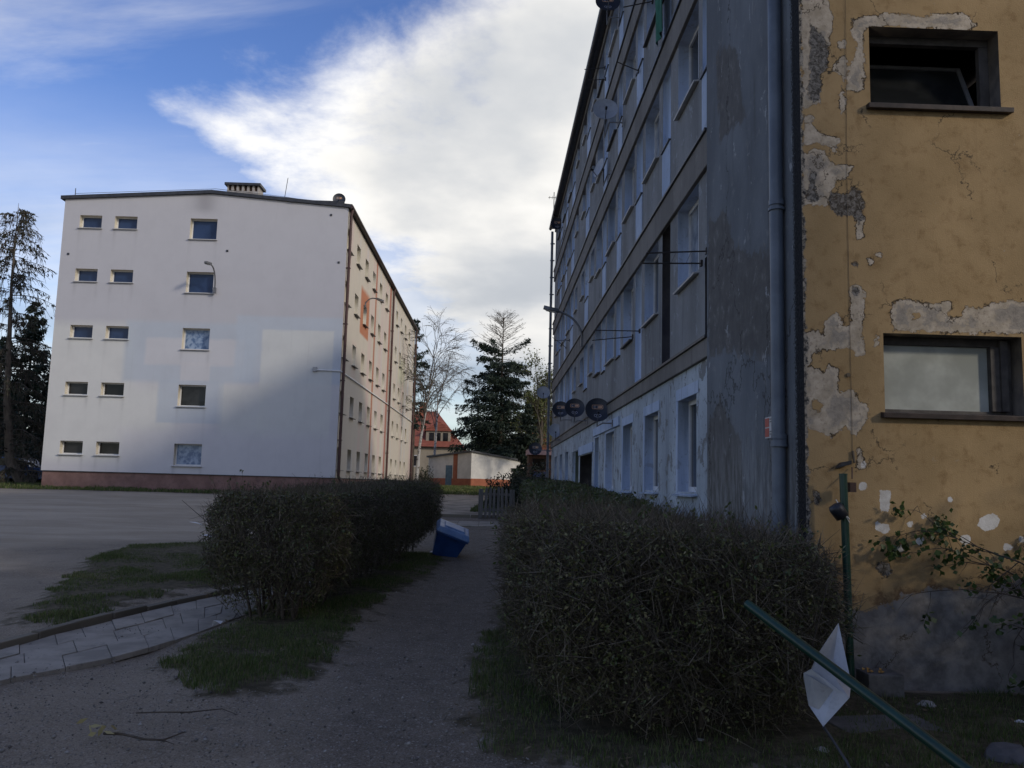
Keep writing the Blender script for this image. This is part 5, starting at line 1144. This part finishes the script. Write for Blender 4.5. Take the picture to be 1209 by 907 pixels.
ys = 6.98; q0, q1 = on_y(1005, 806, ys), on_y(995.5, 561, ys)
t = thing('sign_post', (q0.x, ys, 0), 'upright green post before the yellow wall with a dark lamp box wired to its top', 'post')
b = MB(); b.tube([(q0.x, ys, -.05), q1], .032, 14); b.tube([q1, q1+Vector((0, 0, .012))], .035, 14); b.build('post', GREENM, t)
BLKP = pmat('black plastic', (.012,.013,.018), (.022,.024,.03), 5, .45, .1)
b = MB(); c_ = on_y(990, 604, ys-.05); M = Matrix.Translation(c_) @ Matrix.Rotation(rad(-35), 4, 'Y'); b.lathe([(.03, -.06), (.055, -.055), (.06, .03), (.05, .06), (.02, .065)], 14, M); b.build('lamp_box', BLKP, t)
b = MB(); b.tube([on_y(987, 590, ys-.06), on_y(997, 607, ys-.05), on_y(1003, 613, ys-.045)], .004, 5); b.tube([on_y(995, 603, ys-.06), on_y(1003, 617, ys-.05)], .003, 5); b.build('wire', WHITEF, t)
b = MB(); p = on_y(1005, 574, ys+.04); b.box(p.x-.022, p.x+.03, p.y-.03, p.y+.03, p.z-.05, p.z+.03); p = on_y(1006, 565, ys+.05); b.tube([p, on_y(1006, 552, YW-.02)], .006, 5); b.build('junction_box', pmat('rusty box', (.06,.035,.025), (.10,.055,.04), 9, .8), t)
b = MB(); p = on_y(997, 548, YW-.03); b.prism([(p.x-.07, YW-.05, p.z-.035), (p.x+.05, YW-.05, p.z+.0), (p.x+.055, YW-.05, p.z+.03), (p.x-.03, YW-.05, p.z+.012)], (0, .05, 0)); b.build('bracket', BLKP, t)
# concrete block at its foot
a_, b_ = on_y(1010, 805, 6.95), on_y(1054, 805, 6.95)
t = MB(); t.box(a_.x+.02, b_.x, 6.75, 6.99, -.05, .20); o = t.build('concrete_block', pmat('dark concrete', (.085,.08,.072), (.15,.14,.13), 6, .9, .5, 60, grime=((.05,.05,.03), .6)), bevel=.012); tag(o, 'rough concrete block at the foot of the upright green post', 'block')
lt = MB()
for k in range(9):
    x, y = random.uniform(a_.x+.03, a_.x+.17), random.uniform(6.77, 6.9); lt.add([(x, y, .205), (x+.03, y+.01, .214), (x+.04, y+.03, .208), (x+.008, y+.028, .222)], [(0, 1, 2, 3)])
tag(lt.build('leaf_litter', pmat('orange dead leaves', (.30,.15,.03), (.36,.22,.06), 8, .7)), 'orange dead leaves lying on the concrete block', 'leaves')
# sunken paving slab and rubble by the wall
p = on_g(1048, 865); b = MB(); M = Matrix.Translation((p.x, p.y, .03)) @ Matrix.Rotation(rad(9), 4, 'Z') @ Matrix.Rotation(rad(2), 4, 'X'); b.box(-.36, .36, -.24, .24, -.04, .015, M)
tag(b.build('paving_slab', pmat('damp slab', (.085,.08,.072), (.13,.12,.11), 4, .85, .4, 70, grime=((.05,.05,.035), .5)), bevel=.01), 'sunken damp paving slab in the grass below the peeling yellow wall', 'slab')
def rock(px, py, r, label, mat_, name='stone'):
    p = on_g(px, py); bm = bmesh.new(); bmesh.ops.create_icosphere(bm, subdivisions=2, radius=r)
    for v_ in bm.verts: v_.co = Vector((v_.co.x*random.uniform(.85, 1.3), v_.co.y*random.uniform(.8, 1.1), v_.co.z*random.uniform(.5, .7)))
    me = bpy.data.meshes.new(name); bm.to_mesh(me); bm.free(); tag(link(name, me, mat_, None, (p.x, p.y, p.z+r*.3)), label, 'stone')
random.seed(9)
STONE = pmat('pale rubble', (.24,.225,.20), (.36,.34,.31), 9, .9, .5, 60); STD = pmat('dark rubble', (.07,.068,.07), (.11,.105,.105), 9, .9, .5, 60)
rock(1095, 838, .07, 'pale flat stone in the grass below the yellow wall', STONE); rock(970, 893, .06, 'pale round stone under the fallen green pole', STONE); rock(1190, 903, .13, 'dark lump of rubble in the bottom right corner', STD); rock(1203, 858, .05, 'small white stone at the right edge of the grass', WHITEF)
rock(827, 878, .035, 'small pale stone at the foot of the twiggy hedge', STONE)
# pale worn spot, twig with yellow leaves, scraps
t0 = on_g(128, 872); t = thing('fallen_twig', t0, 'fallen twig with pale yellow leaves on the gravel', 'twig')
b = MB(); pts = [on_g(*q)+Vector((0, 0, .03)) for q in ((122,872),(145,873),(170,879),(192,880),(218,870))]; b.tube(pts, [.009, .008, .007, .006, .003], 6); b.tube([pts[3], on_g(205, 885)+Vector((0, 0, .03))], .003, 5); b.build('stick', BARK, t)
C = np.array([tuple(on_g(px, py)+Vector((0, 0, .045))) for px, py in ((100,864),(106,870),(112,866),(118,872),(125,862),(128,874),(134,868),(108,876),(138,873),(96,860),(115,880),(121,868))]); N = len(C)
add_np('leaves', leaves_mesh(C, np.full(N, .075), np.full(N, .03), np.tile((.8, .2, .1), (N, 1)), .6), island_mat('pale yellow leaves', [(.34,.29,.12),(.42,.36,.17),(.26,.21,.09)], .6, .3, .2), t)
t0 = on_g(215, 850); t = MB(); pts = [on_g(*q)+Vector((0, 0, .028)) for q in ((160,847),(190,846),(222,846),(262,842),(280,849))]; t.tube(pts, [.004, .005, .005, .004, .002], 5); tag(t.build('fallen_twig', BARK), 'long thin bare twig lying on the gravel', 'twig')
def scrap(px, py, L, a, label, mat_=WHITEF):
    p = on_g(px, py); b = MB(); M = Matrix.Translation(p+Vector((0, 0, .035))) @ Matrix.Rotation(a, 4, 'Z') @ Matrix.Rotation(.3, 4, 'Y'); b.add([M @ Vector(q) for q in ((-L, -.03, 0), (L*.2, -.06, .04), (L, .0, .02), (L*.3, .05, .0), (-L*.4, .04, .05))], [(0, 1, 4), (1, 2, 3), (1, 3, 4)]); tag(b.build('paper_scrap', mat_), label, 'litter', 'scraps of litter')
scrap(236, 622, .32, .7, 'white strip of litter on the parking lot near the hedge'); scrap(248, 637, .2, .2, 'small white scrap at the edge of the grass near the hedge'); scrap(345, 706, .06, 1, 'white scrap under the hedge trunks'); scrap(256, 742, .05, 2, 'pale scrap on the footpath edge'); scrap(512, 656, .10, .3, 'white scrap beside the blue bin')

# ---- parked car far left, seen between the trees
cp_ = on_y(14, 556, 47.5); t = thing('parked_car', (cp_.x, 48.0, gz(0, 48)), 'dark blue car parked behind the trees at the left edge', 'car'); cz = gz(0, 48); cx = cp_.x
CARP = pmat('dark blue car paint', (.03,.07,.17), (.04,.08,.20), 2, .25, .02, spec=.6)
b = MB(); prof = [(-2.1, .25), (2.1, .25), (2.15, .6), (2.0, .82), (1.1, .92), (.5, 1.42), (-1.0, 1.45), (-1.75, .95), (-2.12, .85)]
b.prism([(cx+x, 47.2, cz+z) for x, z in prof], (0, 1.65, 0)); b.build('body', CARP, t, bevel=.05)
b = MB(); b.prism([(cx+x, 47.19, cz+z) for x, z in ((.95, .95), (.45, 1.34), (-.95, 1.37), (-1.5, .97))], (0, .02, 0)); b.build('window', GL_DARK, t)
for x in (-1.3, 1.3): b = MB(); b.lathe([(.31, -.1), (.33, -.06), (.33, .06), (.31, .1)], 18, Matrix.Translation((cx+x, 47.25, cz+.33)) @ Matrix.Rotation(rad(90), 4, 'X')); b.build('wheel', BLKP, t)

# ---- satellite dishes
DISHD = pmat('dark anthracite dish', (.022,.025,.036), (.034,.038,.050), 3, .45, .08); DISHG = pmat('grey dish', (.28,.30,.33), (.36,.38,.41), 3, .5, .1, grime=((.18,.18,.18), .4))
LOGO = pmat('pale orange print', (.62,.36,.22), (.70,.42,.26), 5, .6, .02); LOGOW = pmat('pale print', (.42,.42,.46), (.48,.48,.52), 5, .6, .02); STEEL = pmat('grey steel', 0, 0)
def dish(px, py, y, mat_, wall, label, logo=0, face=(-.05, -1, .30), R=.285, feed=True, wallx=XS):
    c = on_y(px, py, y); wl = Vector((wallx, wall[0], wall[1])); t = thing('satellite_dish', wl, label, 'satellite dish', 'satellite dishes on the grey block' if wallx == XS else None)
    d = Vector(face).normalized(); M = Matrix.Translation(c) @ d.to_track_quat('Z', 'Y').to_matrix().to_4x4()
    k = MB(); prof = [(R*s, R*.22*s*s) for s in (.02, .25, .5, .75, .93, 1.0)]+[(R*1.02, R*.22+.004), (R*1.01, R*.22-.012)]+[(R*s, R*.22*s*s-.014) for s in (.93, .6, .3, .02)]
    k.lathe(prof, 32, M); do = k.build('dish', mat_, t)
    b = MB(); bk = M @ Vector((0, 0, -.09)); b.tube([wl+Vector((.01, 0, 0)), Vector((bk.x, wl.y, wl.z)), Vector((bk.x, bk.y, wl.z)), bk], .016, 7); b.box(wl.x-.012, wl.x+.01, wl.y-.06, wl.y+.06, wl.z-.08, wl.z+.08); b.tube([bk, M @ Vector((0, 0, -.01))], .035, 8); b.build('bracket', STEEL, t)
    if feed:
        f = MB(); f.tube([M @ Vector((0, -R*.98, .03)), M @ Vector((0, -R*.55, R*.9))], .011, 6); f.build('feed_arm', STEEL, t)
        f = MB(); f.lathe([(.02, -.05), (.028, -.04), (.028, .03), (.018, .04)], 10, Matrix.Translation(M @ Vector((0, -R*.52, R*.93))) @ d.to_track_quat('Z', 'Y').to_matrix().to_4x4()); f.build('receiver', BLKP, t)
    if logo:
        def curve_z(x, y_): return R*.22*((x*x+y_*y_)/(R*R))+.004
        def bar(g, x0, y0, x1, y1, w_=.010):
            ax = Vector((x1-x0, y1-y0)).normalized(); nx, ny = -ax.y*w_/2, ax.x*w_/2
            g.add([M @ Vector((x, y_, curve_z(x, y_))) for x, y_ in ((x0-nx, y0-ny), (x1-nx, y1-ny), (x1+nx, y1+ny), (x0+nx, y0+ny))], [(0, 1, 2, 3)])
        def ring(g, cx, cy, rx, ry, n_=14, w_=.009, a0=0, a1=6.283):
            P = [(cx+rx*math.cos(a), cy+ry*math.sin(a)) for a in np.linspace(a0, a1, n_)]
            for a, b_ in zip(P[:-1], P[1:]): bar(g, *a, *b_, w_)
        g = MB(); W_, H_ = .125, .045; oy = .085; P = []
        for (cx, cy, a) in ((W_-.02, H_-.02, 0), (-W_+.02, H_-.02, 1), (-W_+.02, -H_+.02, 2), (W_-.02, -H_+.02, 3)): P += [(cx+.02*math.cos(a*1.5708+q), oy+cy+.02*math.sin(a*1.5708+q)) for q in (0, .52, 1.05, 1.57)]
        for a, b_ in zip(P, P[1:]+P[:1]): bar(g, *a, *b_, .011)
        for yy in (-.018, -.004, .010, .022): bar(g, .012, oy+yy, W_-.018, oy+yy, .0125)
        g.build('logo', LOGO, do)
        g = MB(); ring(g, -.062, oy, .026, .026, 12, .012, .6, 5.7); bar(g, -.005, oy-.03, -.005, oy+.03, .006)
        ring(g, -.05, -.13, .030, .034, 12, .010); ring(g, .05, -.13, .030, .034, 12, .010); bar(g, -.012, -.10, .012, -.10, .010); bar(g, -.03, -.185, .03, -.185, .010); g.build('lettering', LOGOW, do)
    return t
def wpt(px, py): p = on_x(px, py, XS); return (p.y, p.z)
dish(705.5, 485, 19.6, DISHD, wpt(723, 500), 'dark satellite dish with an orange framed logo, nearest of the three in a row', 1)
dish(678.5, 482.5, 24.5, DISHD, wpt(693, 497), 'dark satellite dish with an orange framed logo, the middle of the three in a row', 1)
dish(662, 484, 29.0, DISHD, wpt(675, 496), 'dark satellite dish half covered by its neighbour, the farthest of the three in a row', 1)
dish(717.5, 4, 18.6, DISHD, wpt(731, 21), 'dark satellite dish high under the eave, cut by the top edge of the view', 1)
dish(714.5, 131, 18.4, DISHG, wpt(735, 145), 'light grey satellite dish with a feed arm on the fourth floor of the grey block', 0)
dish(709, 199, 20.2, DISHG, wpt(721, 206), 'grey satellite dish turned edge on below the light grey one', 0, face=(-.95, -.35, .25), R=.24)
dish(658, 265, 36.0, DISHD, wpt(668, 272), 'dark satellite dish at the far top corner of the grey block', 1)
dish(641.5, 464, 37.0, DISHG, wpt(652, 470), 'grey satellite dish sticking out past the far corner of the grey block', 0)
dish(656, 509, 34.0, DISHG, wpt(661, 519), 'grey blue satellite dish low on the facade near the far corner', 0)
dish(632, 530.5, 37.2, DISHD, wpt(652, 532), 'small dark satellite dish on a long arm past the far corner, lowest of all', 1)
dp = on_y(400.5, 236, 41.0); ds = dish(400.5, 236, 41.1, DISHD, (41.3, dp.z-.55), 'dark satellite dish on the roof corner of the pale block', 1, wallx=-7.55, R=.31, face=(.1, -1, .12))

# ---- clothes line brackets and rods on the facade
ROD = pmat('rusty black rod', (.02,.018,.017), (.04,.032,.028), 8, .6, .1)
def rods(lst, label, r=.010):
    (p0, _) = lst[0]; y, z = wpt(*p0); t = thing('clothes_rack', (XS, y, z), label, 'clothes rack', 'iron clothes racks on the grey facade'); 
    ends = []
    for (w_, e) in lst:
        y, z = wpt(*w_); a = Vector((XS+.02, y, z)); q = on_y(*e, y); b = MB(); b.tube([a, q], r, 6); b.box(XS-.01, XS+.02, y-.03, y+.03, z-.04, z+.04); b.build('rod', ROD, t); ends.append(q)
    if len(ends) > 1:
        b = MB()
        for s_ in (.25, .5, .75, .97): a0 = Vector((XS+(ends[0].x-XS)*s_, ends[0].y, wpt(*lst[0][0])[1]+(ends[0].z-wpt(*lst[0][0])[1])*s_)); a1 = Vector((XS+(ends[1].x-XS)*s_, ends[1].y, wpt(*lst[1][0])[1]+(ends[1].z-wpt(*lst[1][0])[1])*s_)); b.tube([a0, a1], .0022, 4)
        b.build('line', ROD, t)
rods([((834, 296.5), (763, 299)), ((827.5, 311), (757, 311))], 'iron clothes rack of two rods on the second floor, nearest the downpipe')
rods([((754.8, 391), (703, 390)), ((746.5, 397.5), (699, 402))], 'iron clothes rack of two rods above the row of dark dishes')
rods([((770, 1.5), (736, 8.6))], 'single iron rod near the top edge beside the green cloth')
rods([((753.5, 84), (728, 73))], 'single iron rod sloping up from the fourth floor facade')
rods([((714.5, 93.5), (694, 95)), ((714, 80), (690, 82))], 'thin iron clothes rack below the dish under the eave')
rods([((672, 402), (654, 402)), ((668, 411), (652, 398))], 'crossed iron clothes rack near the far downpipe')
# ---- lamp over the path
b0 = Vector((XS, wpt(688, 404)[0], wpt(688, 404)[1])); hd = on_y(649, 365.5, b0.y)
wall_lamp('wall_lamp', b0, Vector((b0.x-.05, b0.y, b0.z+.75)), hd+Vector((.25, 0, -.05)), 'grey street lamp on a long arm fixed to the grey facade', .45, .035)
# ---- green cloth hung out
p = on_x(786, 0, XS); gy, gz1 = p.y, p.z; t = MB(); cols = 9; rows = 12; V = []; Fq = []
za, zb = wpt(786, 44)[1], wpt(786, -60)[1]
for j in range(rows):
    for i in range(cols):
        s, q = i/(cols-1), j/(rows-1); wdt = .95*(.55+.45*q); V.append((XS-.10-.03*math.sin(s*11+q*2), gy+.05+(s-.5)*wdt+.04*math.sin(q*3), za+(zb-za)*q))
for j in range(rows-1):
    for i in range(cols-1): a = j*cols+i; Fq.append((a, a+1, a+cols+1, a+cols))
t.add(V, Fq, True); t.add([(x+.012, y, z) for x, y, z in V], [tuple(reversed(f)) for f in Fq], True); t.tube([(XS+.02, gy-.3, zb), (XS-.1, gy-.3, zb), (XS-.1, gy+.45, zb), (XS+.02, gy+.45, zb)], .008, 5)
tag(t.build('hanging_cloth', pmat('green cloth', (.012,.09,.055), (.02,.13,.08), 5, .85)), 'green cloth hanging out on the facade at the top edge of the view', 'cloth')
# ---- small red and white plate near the downpipe
y0, y1, z0, z1 = on_x(915.5, 505, XS).y, on_x(904, 505, XS).y, wpt(910, 517)[1], wpt(910, 492)[1]
t = thing('hydrant_sign', (XS, 7.9, z0), 'small red and white hydrant plate beside the downpipe', 'sign')
b = MB(); b.box(XS-.006, XS+.004, y0, y1, z0, z1); b.build('plate', pmat('white enamel', (.42,.42,.42), (.5,.5,.5), 6, .4, grime=((.2,.2,.2), .4)), t)
b = MB(); ym = (y0+y1)/2+.02
b.box(XS-.009, XS-.004, ym, y1-.008, z0+.012, (z0+z1)/2-.006); b.box(XS-.009, XS-.004, ym, y1-.008, (z0+z1)/2+.006, z1-.012); b.build('red_field', pmat('red enamel', (.33,.035,.025), (.40,.05,.035), 6, .4), t)
b = MB()
for zz in (z0+.03, z0+.055, z1-.055, z1-.03): b.box(XS-.009, XS-.004, y0+.02, ym-.02, zz, zz+.010)
b.build('lettering', pmat('grey print', (.12,.12,.12), (.15,.15,.15), 5, .5), t)
# aerial on the far roof edge
p = on_y(654, 240, 36); t = MB(); t.tube([(p.x, 36, p.z-.6), (p.x, 36, p.z+.5)], .018, 5); t.tube([(p.x-.25, 36, p.z+.25), (p.x+.3, 36, p.z+.25)], .012, 5)
for k in range(4): t.tube([(p.x-.2+k*.13, 35.8, p.z+.25), (p.x-.2+k*.13, 36.2, p.z+.25)], .008, 4)
t.tube([(p.x, 36, p.z-.55), (2.7, 36, p.z-.6)], .015, 5)
tag(t.build('aerial', ROD), 'thin television aerial past the far gutter of the grey block', 'aerial')
